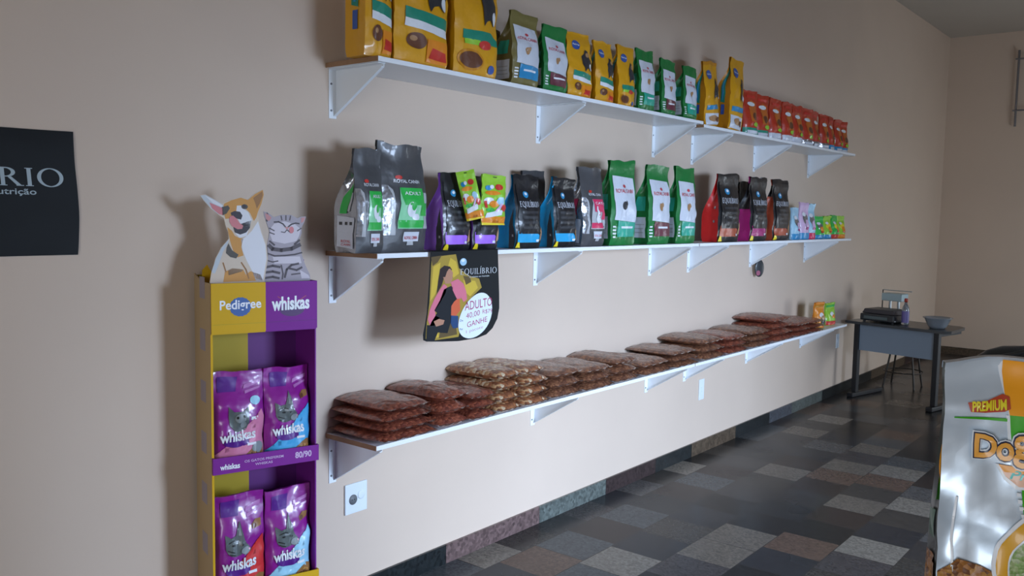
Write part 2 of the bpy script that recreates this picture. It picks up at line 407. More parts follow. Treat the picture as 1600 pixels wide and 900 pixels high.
shelf(2.503, 5.21, Z3, 'long white shelf board of the bottom row, far half running toward the table')
BR = [(.0, 'near end of the'), (1.295, 'second from near end of the'), (2.428, 'just before the joint of the'), (2.92, 'just after the joint of the'), (3.877, 'fifth from the near end of the'), (4.945, 'far end of the')]
for z, rn in rows:
    for bx, pos in BR:
        zz = (Z1b if (z == Z1 and bx > 2.5) else z)-.0185
        hb = .186; wd = .036
        r = thing('shelf_bracket', f'white triangular shelf bracket, {pos} {rn} shelf', 'bracket', (bx, 0, zz-hb), group='white shelf brackets')
        p = MB(); p.box(-wd/2, wd/2, -.0035, -.0005, 0, hb, M_bracket); p.build('wall_plate', r, bevel=.001)
        p = MB(); p.box(-wd/2, wd/2, -.275, -.0037, hb-.003, hb, M_bracket); p.build('top_plate', r, bevel=.001)
        p = MB(); p.prism([(-.0037, hb-.0031), (-.27, hb-.0031), (-.27, hb-.012), (-.0037, .012)], wd/2-.003, wd/2-.0005, M_bracket, 'yz'); p.build('gusset_web', r, fix=True)
        p = MB(); p.prism([(-.27, hb-.0122), (-.27, hb-.0150), (-.0037, .009), (-.0037, .012)], wd/2-.014, wd/2-.0005, M_bracket, 'yz'); p.build('folded_lip', r, fix=True)
        for sx, sz in ((-.008, .03), (-.008, .13)):
            p = MB(); p.tube((sx, -.0035, sz), (sx, -.006, sz), .0042, M_screw, 10); p.build('screw', r)

# ---------------------------------------------------------------- print inks
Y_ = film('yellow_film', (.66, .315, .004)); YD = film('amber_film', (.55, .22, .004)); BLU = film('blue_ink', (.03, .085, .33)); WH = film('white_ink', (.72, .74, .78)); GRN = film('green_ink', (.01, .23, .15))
BRN = film('kibble_brown_ink', (.13, .045, .02)); RED = film('red_ink', (.55, .03, .02)); BLK = film('black_film', (.008, .008, .010)); ORG = film('orange_ink', (.75, .24, .01)); DKB = film('dark_dog_ink', (.03, .03, .035))
OLV = film('olive_gold_film', (.17, .14, .04)); RCG = film('green_film', (.008, .17, .035)); PNL = film('white_panel', (.60, .63, .70)); TEAL = film('teal_ink', (.02, .36, .25)); MAR = film('maroon_ink', (.14, .035, .05)); CYB = film('cyan_blue_ink', (.02, .24, .48))
SCR = film('red_script_ink', (.55, .06, .08)); TAN = film('tan_ink', (.40, .22, .10)); GRY = film('charcoal_film', (.075, .075, .08), rough=.4, metal=.2); SIL = film('silver_film', (.42, .43, .46), metal=.75, rough=.25, bump=.5)
PUR = film('purple_film', (.38, .15, .78)); BLF = film('blue_film', (.01, .33, .62)); REDF = film('red_film', (.55, .012, .012)); PNK = film('magenta_film', (.38, .015, .16)); BRK = film('brick_film', (.40, .07, .03)); LGR = film('lime_ink', (.28, .55, .03)); BGR = film('bright_green_ink', (.02, .42, .06)); PGR = film('pale_green_ink', (.25, .62, .35)); LGY = film('light_grey_ink', (.42, .43, .45)); DGY = film('dark_grey_ink', (.035, .036, .04)); YEL = film('yellow_ink', (.8, .62, .02)); ROSE = film('rose_ink', (.62, .03, .11)); RPF = film('red_orange_film', (.44, .035, .012)); SKY = film('pale_blue_film', (.35, .58, .72)); LIL = film('lilac_film', (.62, .42, .60))
def bars(mt, x0, x1, ys, h, layer=2): return [(mt, ('rect', x0, y, x1, y+h), layer) for y in ys]
def dogblob(cx, cy, s, ink=DKB):
    return [(ink, ('poly', [(cx-.10*s, cy-.02*s), (cx-.09*s, cy+.05*s), (cx-.02*s, cy+.08*s), (cx+.02*s, cy+.12*s), (cx+.08*s, cy+.11*s), (cx+.10*s, cy+.06*s), (cx+.14*s, cy-.02*s), (cx+.10*s, cy-.09*s), (cx+.04*s, cy-.06*s), (cx-.02*s, cy-.07*s), (cx-.07*s, cy-.10*s)]), 2),
            (TAN, ('ell', cx+.06*s, cy+.07*s, .05*s, .022*s), 3), (WH, ('ell', cx+.1*s, cy-.05*s, .03*s, .035*s), 3)]
def paw_logo(cx, cy, rx, ry, layer=2):
    return [(BLU, ('ell', cx, cy, rx, ry), layer), (WH, ('text', 'Pedigree', cx-rx*.82, cy-ry*.22, rx*1.64, ry*.5, .0, .02), layer+1)]
def yellow_front(v=0):
    o = paw_logo(.34, .80, .17, .07) + dogblob(.70, .56, 1.6)
    if v == 0:
        o += [(GRN, ('poly', [(.16,.33), (.95,.29), (.95,.37), (.16,.41)]), 2), (WH, ('poly', [(.16,.27), (.95,.23), (.95,.29), (.16,.33)]), 2), (BRN, ('ell', .36, .17, .17, .06), 2), (ORG, ('rect', .55,.03,.97,.2), 2), (RED, ('poly', [(.6,.06), (.95,.05), (.93,.12), (.66,.14)]), 3), (TAN, ('ell', .30, .185, .06, .02), 3)]
    elif v == 1:
        o += [(GRN, ('poly', [(.15,.35), (.75,.36), (.95,.31), (.95,.26), (.15,.28)]), 2), (LGR, ('rect', .18,.24,.5,.28), 2), (RED, ('ell', .62, .25, .15, .035), 3), (BRN, ('ell', .34, .12, .24, .065), 3), (YD, ('ell', .34, .12, .28, .085), 2), (BLU, ('ell', .82, .07, .08, .035), 2)]
    else:
        o += [(CYB, ('poly', [(.1,.32), (.9,.34), (.9,.27), (.1,.25)]), 2), (PNL, ('rect', .05,.02,.95,.2), 2), (TAN, ('ell', .5, .12, .25, .05), 3), (BRN, ('ell', .75, .1, .12, .04), 4)]
    return o
yellow_left = [(GRN, ('poly', [(.3,.38), (.62,.36), (.62,.86), (.3,.9)]), 2), (BLU, ('rect', .36,.2,.6,.34), 2), (CYB, ('rect', .4,.4,.5,.7), 3)]
def rc_front(cap, label, dog=TAN, txt=None):
    o = [(PNL, ('poly', [(.1,.30), (.94,.27), (.92,.72), (.9,.80), (.1,.82)]), 2)]
    o += [(SCR, ('text', 'ROYAL CANIN', .17, .62, .68, .045, .0, .01), 3), (SCR, ('ell', .5, .70, .06, .02), 3), (dog, ('ell', .42, .47, .08, .05), 3), (dog, ('ell', .5, .5, .04, .03), 3)]
    o += [(label, ('poly', [(.2,.10), (.95,.10), (.93,.27), (.2,.29)]), 2)] + bars(WH, .35, .8, (.20,), .025, 3) + bars(WH, .04, .14, (.09, .13, .17, .21), .02, 2)
    return o
rc_left = [(PNL, ('rect', .15,.08,.85,.34), 2)] + bars(LGY, .25, .75, (.14, .19, .24), .012, 3) + [(TEAL, ('rect', .2,.42,.8,.6), 2)]
def gray_front(panel, pale, word):
    o = [(SIL, ('poly', [(.0,.16), (.14,.16), (.18,.50), (.12,.62), (.0,.62)]), 1), (LGY, ('poly', [(.14,.16), (.24,.16), (.2,.58), (.12,.62)]), 1), (LGY, ('poly', [(.88,.22), (1,.22), (1,.56), (.9,.56)]), 1),
         (pale, ('poly', [(.27,.22), (.86,.22), (.88,.60), (.34,.60)]), 2), (panel, ('poly', [(.40,.44), (.87,.44), (.88,.60), (.34,.60)]), 3), (panel, ('rect', .29,.23,.85,.30), 3), (panel, ('rect', .78,.34,.95,.46), 3),
         (WH, ('text', word, .43, .535, .36, .03), 4), (WH, ('ell', .55, .40, .10, .07), 3), (WH, ('ell', .66, .33, .09, .03), 3), (panel, ('ell', .59, .43, .05, .04), 4),
         (WH, ('text', 'ROYAL CANIN', .24, .645, .58, .03), 2), (RED, ('ell', .34, .695, .07, .018), 2), (PNL, ('rect', .40,.10,.78,.19), 2), (SCR, ('text', 'ROYAL CANIN', .43, .12, .32, .03), 3), (LGY, ('rect', .50,.065,.66,.10), 2)]
    return o
gray_left = [(PNL, ('poly', [(.12,.06), (.86,.04), (.88,.34), (.14,.36)]), 2), (SCR, ('text', 'ROYAL', .3, .10, .45, .025), 3), (SCR, ('text', 'CANIN', .3, .07, .45, .02), 3)] + [(DGY, ('rect', x, .27, x+.12, .30), 3) for x in (.22, .45, .67)] + [(BGR, ('poly', [(.22,.38), (.5,.38), (.95,.72), (.72,.72), (.3,.54)]), 2), (LGY, ('poly', [(.56,.4), (.68,.4), (.86,.58), (.76,.58)]), 2)]
def eq_front(ink, word=True, txt=PNL):
    o = [(ink, ('poly', [(.06,.08), (.86,.08), (.86,.18), (.70,.22), (.06,.24)]), 2), (BLK, ('rect', .08,.20,.92,.88), 3), (CYB, ('ell', .40, .74, .10, .045), 4), (WH, ('ell', .40, .75, .05, .02), 5)]
    o += [(txt, ('serif', 'EQUILÍBRIO', .12, .57, .76, .075), 4)] + [(DGY, ('rect', .2,y,.8,y+.035), 4) for y in (.48, .41, .34, .27)] + [(WH, ('rect', .72,.09,.84,.12), 4), (YEL, ('poly', [(-.0,.01), (.16,.01), (.12,.085), (.05,.085)]), 4), (TAN, ('poly', [(.88,.1), (.97,.12), (.99,.3), (.9,.24)]), 3)]
    return o
def eq_left(ink): return [(DGY, ('poly', [(.62,.0), (.97,.0), (.97,.2), (.80,.55), (.66,.3)]), 2), (LGY, ('rect', .8,.16,.88,.19), 3)]

def on(z): return z+.0012
YF = .205   # standing depth of the bags' centre lines
top_row = [
 ('yellow kibble bag', .00, .13, .48, .12, 'big yellow dog food bag at the near end of the top shelf, partly hidden', Y_, None, yellow_front(0), yellow_left, 1, 0),
 ('y', .214, .285, .50, .13, 'big yellow dog food bag with long green and white band, middle of three tall ones', Y_, None, yellow_front(0), yellow_left, 2, 0),
 ('y', .525, .265, .50, .13, 'big yellow dog food bag with round kibble picture, rightmost of the three tall ones', Y_, None, yellow_front(1), yellow_left, 3, 0),
 ('o', .858, .190, .315, .12, 'olive gold and white dog food bag with blue label on the top shelf', OLV, None, rc_front(OLV, CYB), rc_left, 4, 0),
 ('g', 1.085, .182, .295, .11, 'green topped white dog food bag with maroon label on the top shelf', RCG, None, rc_front(RCG, MAR), rc_left, 5, .02),
 ('y', 1.289, .196, .305, .10, 'medium yellow bag on top shelf, right beside the maroon labelled green bag', Y_, None, yellow_front(0), yellow_left, 6, -.02),
 ('y', 1.502, .160, .295, .10, 'medium yellow bag on top shelf, between two other medium yellow bags', Y_, None, yellow_front(0), yellow_left, 7, 0),
 ('y', 1.706, .160, .305, .10, 'medium yellow bag on top shelf, just before the three small green bags', Y_, None, yellow_front(1), yellow_left, 8, 0),
 ('g', 1.915, .170, .32, .10, 'small green and white bag on top shelf, nearest of three in a row', RCG, None, rc_front(RCG, TEAL), rc_left, 9, -.03),
 ('g', 2.150, .160, .30, .10, 'small green and white bag on top shelf, middle of three in a row', RCG, None, rc_front(RCG, MAR), rc_left, 10, 0),
 ('g', 2.400, .160, .30, .10, 'small green and white bag on top shelf, standing at the joint of the boards', RCG, None, rc_front(RCG, TEAL), rc_left, 11, 0),
]
for k, (_, cx, ww, hh, dd, lab, body, tp, fr, lf, sd, tl) in enumerate(top_row):
    make_bag('pet_food_bag', lab, 'pet food bag', ww, hh, dd, (cx, -YF, on(Z1)), tilt=tl, group='pet food bags on the top shelf', body=body, front=fr, left=lf, seed=sd, thin=.008, full=.5 if hh > .4 else .45, pinch=.02)
make_bag('pet_food_bag', 'olive gold dog food bag hidden behind the blue labelled one on top shelf', 'pet food bag', .16, .26, .07, (.80, -.07, on(Z1)), group='pet food bags on the top shelf', body=OLV, seed=30)
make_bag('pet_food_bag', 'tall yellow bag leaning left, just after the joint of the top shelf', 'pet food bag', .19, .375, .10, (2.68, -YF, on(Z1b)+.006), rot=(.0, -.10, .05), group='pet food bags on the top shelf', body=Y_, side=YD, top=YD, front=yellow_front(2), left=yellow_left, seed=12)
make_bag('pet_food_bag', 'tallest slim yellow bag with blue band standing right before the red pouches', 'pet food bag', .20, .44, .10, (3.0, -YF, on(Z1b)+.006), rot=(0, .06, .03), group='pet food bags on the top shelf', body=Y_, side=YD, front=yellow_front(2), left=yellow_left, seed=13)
# red snack pouches
ords = ['first', 'second', 'third', 'fourth', 'fifth', 'sixth', 'seventh', 'eighth', 'ninth', 'tenth', 'eleventh', 'twelfth']
rx = [3.27, 3.47, 3.69, 3.88, 4.06, 4.26, 4.44, 4.62, 4.80, 4.97, 5.12]
for k, x in enumerate(rx):
    bot = [GRN, GRN, PNL, PNL, PNL, SIL, SIL, SIL, CYB, CYB, CYB][k]
    fr = [(bot, ('rect', .0,.0,1,.16), 2), (PNL, ('rect', .12,.03,.8,.10), 3), (film('rust_ink', (.52, .13, .015)), ('poly', [(.35,.3), (.8,.28), (.85,.75), (.5,.8), (.3,.6)]), 2), (WH, ('ell', .5,.7,.28,.05), 3), (BRN, ('ell', .6,.42,.18,.09), 3), (LGR, ('ell', .68,.24,.2,.05), 3), (RED, ('rect', .2,.84,.8,.9), 3)]
    make_bag('snack_pouch', f'small red snack pouch on the top shelf, {ords[k]} counted from the yellow bags', 'pet snack pouch', .165 if k < 6 else .14, .285-.003*k, .075, (x, -.215+random.uniform(-.012, .012), on(Z1b)), rotz=random.uniform(-.15, .12), group='red snack pouches on the top shelf', body=RPF, side=REDF, front=fr, style='doy', seed=40+k, full=.3, seal=.1)

# middle shelf
G2 = 'pet food bags on the middle shelf'
make_bag('pet_food_bag', 'charcoal and silver dog food bag at the near end of the middle shelf, partly hidden', 'pet food bag', .128, .375, .135, (-.041, -.200, on(Z2)), rot=(0, 0, 0), group=G2, body=GRY, side=SIL, top=GRY, front=gray_front(BGR, PGR, 'ADULT'), left=gray_left, seed=51, full=.42, thin=.01, bulge=.3)
make_bag('pet_food_bag', 'large charcoal and silver bag with bright green label, front of the middle shelf', 'pet food bag', .228, .405, .135, (.138, -.195, on(Z2)), group=G2, body=GRY, side=SIL, top=GRY, front=gray_front(BGR, PGR, 'ADULT'), left=gray_left, seed=52, full=.42, thin=.012, wave=.014, bulge=.3)
make_bag('pet_food_bag', 'black bag with purple sides next to the green labelled grey bag', 'pet food bag', .160, .312, .125, (.430, -.200, on(Z2)), group=G2, body=BLK, side=PUR, front=eq_front(PUR), left=eq_left(PUR), seed=53, full=.35)
make_bag('pet_food_bag', 'black bag with purple sides behind the hanging lime green pouch', 'pet food bag', .160, .310, .125, (.610, -.200, on(Z2)), group=G2, body=BLK, side=PUR, front=eq_front(PUR), left=eq_left(PUR), seed=54, full=.35)
make_bag('pet_food_bag', 'black bag with bright blue sides, nearer of the two blue ones', 'pet food bag', .182, .322, .125, (.903, -.200, on(Z2)), group=G2, body=BLK, side=BLF, front=eq_front(BLF), left=eq_left(BLF), seed=55, full=.35)
make_bag('pet_food_bag', 'black bag with bright blue sides, farther of the two, beside the pink labelled bag', 'pet food bag', .178, .325, .125, (1.184, -.200, on(Z2)), group=G2, body=BLK, side=BLF, front=eq_front(BLF), left=eq_left(BLF), seed=56, full=.35)
make_bag('pet_food_bag', 'plain charcoal bag standing behind the farther blue sided bag', 'pet food bag', .17, .36, .06, (1.16, -.065, on(Z2)), group=G2, body=GRY, seed=57)
make_bag('pet_food_bag', 'charcoal and silver cat food bag with pink label on the middle shelf', 'pet food bag', .195, .385, .125, (1.425, -.200, on(Z2)), group=G2, body=GRY, side=SIL, top=GRY, front=gray_front(ROSE, LGY, 'CAT')[:8]+[(WH, ('ell', .55, .38, .07, .09), 4), (WH, ('ell', .52, .48, .04, .035), 4)]+gray_front(ROSE, LGY, 'CAT')[9:], left=gray_left[:1]+[(ROSE, ('rect', .3,.4,.7,.6), 2)], seed=58, full=.42, wave=.008)
make_bag('pet_food_bag', 'large green and white bag with teal label, first of three on the middle shelf', 'pet food bag', .245, .435, .12, (1.705, -.200, on(Z2)), group=G2, body=RCG, side=RCG, front=rc_front(RCG, TEAL, DKB), left=rc_left, seed=59, full=.45)
make_bag('pet_food_bag', 'dark green bag standing behind the gap between two large green bags', 'pet food bag', .17, .40, .06, (1.93, -.065, on(Z2)), group=G2, body=film('deep_green_film', (.006, .07, .03)), seed=60, left=[(LGY, ('ell', .5, .5, .3, .08), 2)], front=[(LGY, ('ell', .5, .5, .2, .08), 2)])
make_bag('pet_food_bag', 'large green and white bag with maroon label on the middle shelf', 'pet food bag', .235, .430, .12, (2.08, -.200, on(Z2)), group=G2, body=RCG, front=rc_front(RCG, MAR, TAN), left=rc_left, seed=61, full=.45)
make_bag('pet_food_bag', 'large green and white bag with teal label beside the red sided black bag', 'pet food bag', .225, .435, .11, (2.40, -.200, on(Z2)), group=G2, body=RCG, front=rc_front(RCG, TEAL, TAN), left=rc_left, seed=62, full=.45)
make_bag('pet_food_bag', 'black bag with bright red side panel on the middle shelf', 'pet food bag', .30, .425, .125, (2.955, -.200, on(Z2)), group=G2, body=BLK, side=REDF, front=eq_front(BRK), left=[(SIL, ('ell', .75, .3, .06, .02), 2), (SIL, ('ell', .75, .5, .06, .02), 2)], seed=63, full=.35)
make_bag('pet_food_bag', 'black bag with magenta side panel on the middle shelf', 'pet food bag', .27, .42, .12, (3.415, -.200, on(Z2)), group=G2, body=BLK, side=PNK, front=eq_front(PNK), left=[(BLK, ('rect', .0,.5,1,.9), 2)], seed=64, full=.35)
make_bag('pet_food_bag', 'black bag with brick red side panel, last of the tall bags on the middle shelf', 'pet food bag', .28, .42, .12, (3.80, -.200, on(Z2)), group=G2, body=BLK, side=BRK, front=eq_front(BRK), left=[(BLK, ('rect', .0,.72,1,.9), 2)], seed=65, full=.35)
make_bag('pet_food_bag', 'plain black bag standing behind the magenta and brick red sided bags', 'pet food bag', .22, .40, .06, (3.58, -.065, on(Z2)), group=G2, body=BLK, seed=66)
small = [(4.13, .15, .235, SKY, CYB, 'pale blue glossy pouch beside the tall black bags on the middle shelf', 'p'), (4.30, .14, .275, LIL, CYB, 'lilac glossy pouch with light blue base on the middle shelf', 'p'), (4.44, .13, .265, SKY, ROSE, 'pale glossy pouch with pink base on the middle shelf', 'p'),
         (4.62, .15, .175, BGR, CYB, 'low green snack pouch with blue base on the middle shelf', 'p'), (4.80, .14, .180, LGR, CYB, 'low lime snack pouch with blue base on the middle shelf', 'p'), (4.97, .15, .185, BGR, RED, 'low green pouch with red base, second from far end of middle shelf', 'p'), (5.12, .14, .180, LGR, ORG, 'low lime and orange pouch at the far end of the middle shelf', 'p')]
for k, (x, ww, hh, b_, bt, lab, _) in enumerate(small):
    fr = [(bt, ('rect', 0,0,1,.18), 2), (YEL if k > 3 else SIL, ('ell', .5,.55,.3,.15), 2), (ORG if k > 2 else LIL, ('ell', .6,.42,.22,.12), 3), (WH, ('ell', .4,.68,.2,.06), 3), (RED if k > 2 else PNK, ('ell', .55,.3,.15,.04), 4)]
    make_bag('snack_pouch', lab, 'pet snack pouch', ww, hh, .07, (x, -.22, on(Z2)), rotz=random.uniform(-.15, .1), group='small pouches on the middle shelf', body=b_, front=fr, style='doy', seed=70+k, full=.3, seal=.09)
for (x, ww, hh, b_, lab, k) in [(4.78, .16, .205, ORG, 'small orange pouch with dark picture on the bottom shelf beyond the kibble', 0), (5.03, .16, .185, LGR, 'small lime green pouch with red base at the far end of the bottom shelf', 1)]:
    fr = [(RED if k else DKB, ('rect', 0,.02,1,.2) if k else ('ell', .6,.3,.25,.22), 2), (WH, ('ell', .5,.5,.2,.1), 3), (ORG if k else TAN, ('ell', .6,.4,.2,.08), 4), (BGR if k else YD, ('rect', .0,.8,1,.9), 2)]
    make_bag('snack_pouch', lab, 'pet snack pouch', ww, hh, .07, (x, -.2, on(Z3)), rotz=-.1, group='small pouches on the bottom shelf', body=b_, front=fr, style='doy', seed=80+k, full=.3, seal=.09)

# pouches hung in front of the purple bags
def hung(name, label, x, y, z, ww, hh, rot, seed):
    fr = [(YEL, ('rect', 0,0,1,.17), 2), (ORG, ('poly', [(0,.05), (.5,.12), (1,.03), (1,.17), (0,.17)]), 3), (WH, ('poly', [(.12,.14), (.75,.2), (.8,.31), (.15,.24)]), 4), (CYB, ('ell', .25,.74,.12,.05), 3), (RED, ('ell', .68,.76,.16,.06), 3), (WH, ('ell', .38,.76,.08,.04), 4),
          (ORG, ('ell', .4,.64,.3,.045), 3), (WH, ('ell', .25,.48,.18,.07), 3), (RED, ('rect', .08,.34,.17,.48), 4), (ORG, ('ell', .45,.42,.2,.07), 4), (SKY, ('ell', .72,.48,.14,.08), 4), (BGR, ('ell', .3,.3,.18,.04), 4), (LIL, ('poly', [(.5,.28), (.58,.26), (.82,.42), (.74,.44)]), 5), (RED, ('ell', .85,.34,.12,.07), 5), (BLK, ('rect', .42,.955,.58,.975), 4)]
    r = make_bag(name, label, 'pet snack pouch', ww, hh, .022, (x, y, z), rot=rot, group='lime green pouches hung on the purple bags', body=LGR, side=LGR, front=fr, style='doy', seed=seed, full=.55, seal=.1, thin=.004)
    return r
hung('snack_pouch', 'lime green snack pouch with yellow base hanging in front of the second purple bag', .576, -.325, 1.553, .150, .205, (0, 0, 0), 90)
hung('snack_pouch', 'narrow lime snack pouch hanging crooked between the two purple bags', .474, -.320, 1.575, .075, .200, (0, -.24, -.75), 91)

# ---------------------------------------------------------------- kibble packs on the bottom shelf
M_seal = mat('clear_seal_film', (.30, .20, .17), .2, coat=1, bump=.3, bscale=60)
def kibble_pack(label, x0, x1, z0, t, m, seed, dep=.29, yo=0, rz=0):
    w = (x1-x0)*1.02; r = thing('kibble_pack', label, 'kibble pack', ((x0+x1)/2, -.166+yo, z0), (0, 0, rz), 'clear packs of kibble on the bottom shelf')
    def surf(sg):
        def f(u, v):
            a, b = 2*u-1, 2*v-1
            # rounded rectangle outline, squarer at the middle than at the corners
            px = a*w/2*(1-.05*b*b); py = b*dep/2*(1-.05*a*a)
            e = (max(0, 1-abs(a)**3.4)*max(0, 1-abs(b)**3.4))**.5
            n = noise.noise(Vector((px*16+seed*3, py*16, seed+sg)))*.006+noise.noise(Vector((px*50+seed, py*50, sg)))*.0016
            return (px, py, t*.5+sg*(t*.50*e)+(n*e if sg > 0 else 0))
        return f
    mb = MB(); mb.grid(surf(1), 22, 24, m); mb.grid(surf(-1), 22, 24, m, flip=True); mb.build('pillow_pouch', r)
    for sg in (-1, 1):
        q = MB()
        def sl(u, v, sg=sg):
            a = 2*u-1; y = sg*(dep/2*(1-.05*a*a)-.002+v*.011)
            return (a*w/2*.95, y, t*.5+.003*math.sin(u*25+seed)*v)
        q.grid(sl, 16, 2, M_seal); q.grid(lambda u, v: tuple(Vector(sl(u, v))-Vector((0, 0, .001))), 16, 2, M_seal, flip=True); q.build('end_seal', r)
stacks = [(-.028, .262, 4, .880, K_dark, 0), (.272, .448, 3, .888, K_dark, 1), (.456, .624, 3, .858, K_dark, 2), (.634, .800, 4, .925, K_light, 3), (.806, 1.0, 4, .922, K_light, 4), (1.02, 1.27, 3, .875, K_mid, 5), (1.285, 1.55, 3, .858, K_mid, 6), (1.57, 1.80, 3, .865, K_mid, 7),
          (1.83, 2.14, 2, .815, K_mid, 8), (2.17, 2.48, 3, .838, K_mid, 9), (2.54, 2.83, 3, .868, K_mid, 10), (2.87, 3.17, 3, .855, K_dark, 11), (3.22, 3.55, 3, .858, K_mid, 12), (3.60, 3.95, 4, .915, K_dark, 13), (4.0, 4.28, 3, .845, K_dark, 14), (4.33, 4.60, 3, .835, K_dark, 15)]
pile_ord = ['first', 'second', 'third', 'fourth', 'fifth', 'sixth', 'seventh', 'eighth', 'ninth', 'tenth', 'eleventh', 'twelfth', 'thirteenth', 'fourteenth', 'fifteenth', 'sixteenth']
lev = {2: ['bottom', 'top'], 3: ['bottom', 'middle', 'top'], 4: ['bottom', 'second lowest', 'second highest', 'top']}
for x0, x1, n, zt, m, k in stacks:
    t = (zt-Z3)/(n-.25)*1.01; kind = {'kibble_red_brown': 'dark red brown', 'kibble_mixed': 'light and brown', 'kibble_brown': 'brown'}[m.name]
    for i in range(n):
        ex = random.uniform(-.010, .010) if i else 0
        yo = random.uniform(-.004, .006)+(.006*i if i else 0)
        kibble_pack(f'{kind} kibble pack, {lev[n][i]} of the {pile_ord[k]} pile from the near end', x0+ex+(.010*i if k == 0 else 0), x1+ex-(.010*i if k == 0 else 0), Z3+.001+i*t*.92, t, m, k*5+i, .326, yo, random.uniform(-.03, .03) if i else 0)

# ---------------------------------------------------------------- cardboard display stand
th = rad(-16.5)
ST = thing('display_stand', 'tall yellow and purple cardboard pet food display stand against the wall', 'display stand', (-.654, -.2, 0), (0, 0, th))
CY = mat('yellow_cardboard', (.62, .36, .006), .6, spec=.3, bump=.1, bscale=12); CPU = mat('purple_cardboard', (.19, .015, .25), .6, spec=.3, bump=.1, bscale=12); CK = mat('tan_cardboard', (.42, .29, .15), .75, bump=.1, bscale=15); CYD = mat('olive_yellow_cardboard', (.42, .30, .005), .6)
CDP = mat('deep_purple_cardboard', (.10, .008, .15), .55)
SW, SD = .352, .185
def flat(fn_off=0, y=0):
    return lambda u, v, l: (u, y-.0004*l, v)
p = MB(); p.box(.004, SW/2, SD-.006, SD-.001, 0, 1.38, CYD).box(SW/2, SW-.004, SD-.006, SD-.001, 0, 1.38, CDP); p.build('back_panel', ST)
p = MB(); p.prism([(0, 0), (0, 1.364), (.10, 1.364), (SD, 1.385), (SD, 0)], 0, .004, CK, 'yz')
for z in [.12+.17*i for i in range(8)]: p.box(-.0006, 0, .06, .12, z, z+.07, mat('grey_lilac_print', (.30, .25, .27), .7))
p.build('side_panel', ST, fix=True)
p = MB(); p.box(-.001, .006, -.003, .0, 0, 1.20, CY); p.build('front_edge_strip', ST)
p = MB(); p.prism([(0, 0), (0, 1.364), (.10, 1.364), (SD, 1.42), (SD, 0)], SW-.004, SW, CPU, 'yz'); p.build('side_panel', ST, fix=True)
p = MB(); p.box(.001, SW/2, -.008, -.003, 1.204, 1.364, CY).box(SW/2, SW+.001, -.008, -.003, 1.204, 1.364, CPU)
p.box(.001, SW/2, -.003, .10, 1.2, 1.204, CY).box(SW/2, SW, -.003, .10, 1.2, 1.204, CPU)
fl = flat(y=-.008)
for mt, sh, ly in [(mat('blue_print', (.03, .10, .33), .5), ('poly', [(.093+.034*(1+.05*(i % 2))*math.cos(2*PI*i/32), 1.287+.030*(1+.05*(i % 2))*math.sin(2*PI*i/32)) for i in range(32)]), 1), (mat('white_print', (.78, .8, .84), .5), ('text', 'Pedigree', .028, 1.270, .132, .038, .02, .02), 2),
                   (mat('dark_plum_print', (.06, .01, .10), .5), ('ell', .265, 1.27, .042, .022), 1), (mat('rust_print', (.35, .04, .12), .5), ('line', [(.217, 1.315), (.24, 1.300), (.265, 1.296), (.29, 1.300), (.313, 1.315)], .003), 1), (MATS['white_print'], ('text', 'whiskas', .198, 1.270, .126, .042, .02, .035), 2),
                   (CYD, ('line', [(.006, 1.232), (SW/2-.004, 1.232)], .0015), 1), (CDP, ('line', [(SW/2+.004, 1.232), (SW-.004, 1.232)], .0015), 1)]: decal(p, fl, mt, sh, ly)
p.build('header_panel', ST)
p = MB(); p.prism([(.004, 1.36), (.004, 1.40), (.02, 1.418), (.05, 1.36)], .10, .104, CY); p.prism([(.30, 1.364), (.348, 1.364), (.349, 1.43), (.335, 1.43), (.32, 1.38)], .10, .104, CPU); p.box(.004, SW-.004, .0, .10, 1.348, 1.3525, CPU); p.build('top_flap', ST, fix=True)
FRL = -.012
def tray(z0, z1, col, txt):
    p = MB(); p.box(-.001, SW+.003, -.016, -.0125, z0, z1, col); p.box(-.001, .003, -.0125, 0, z0, z1, col); p.box(SW-.001, SW+.003, -.0125, 0, z0, z1, col)
    p.box(.004, SW-.004, -.0125, SD-.006, z0, z0+.004, CPU)
    if txt:
        f = flat(y=-.016); W_ = MATS['white_print']; LP = mat('pale_lilac_print', (.55, .40, .60), .5)
        for mt, sh in [(W_, ('text', 'whiskas', .022, z0+.014, .062, .017, 0, .03)), (LP, ('text', 'OS GATOS PREFEREM', .100, z0+.028, .130, .008)), (LP, ('text', 'WHISKAS', .135, z0+.014, .058, .008)), (LP, ('text', '80/90', .272, z0+.018, .056, .020, 0, .03))]: decal(p, f, mt, sh, 1)
    p.build('shelf_tray', ST)
tray(.748, .802, CPU, True)
tray(.305, .362, CY, False)
p = MB(); p.box(.0, SW, -.014, -.009, 0, .06, CPU); p.box(.004, SW-.004, -.009, SD-.006, .0, .004, CK); p.build('base_panel', ST)
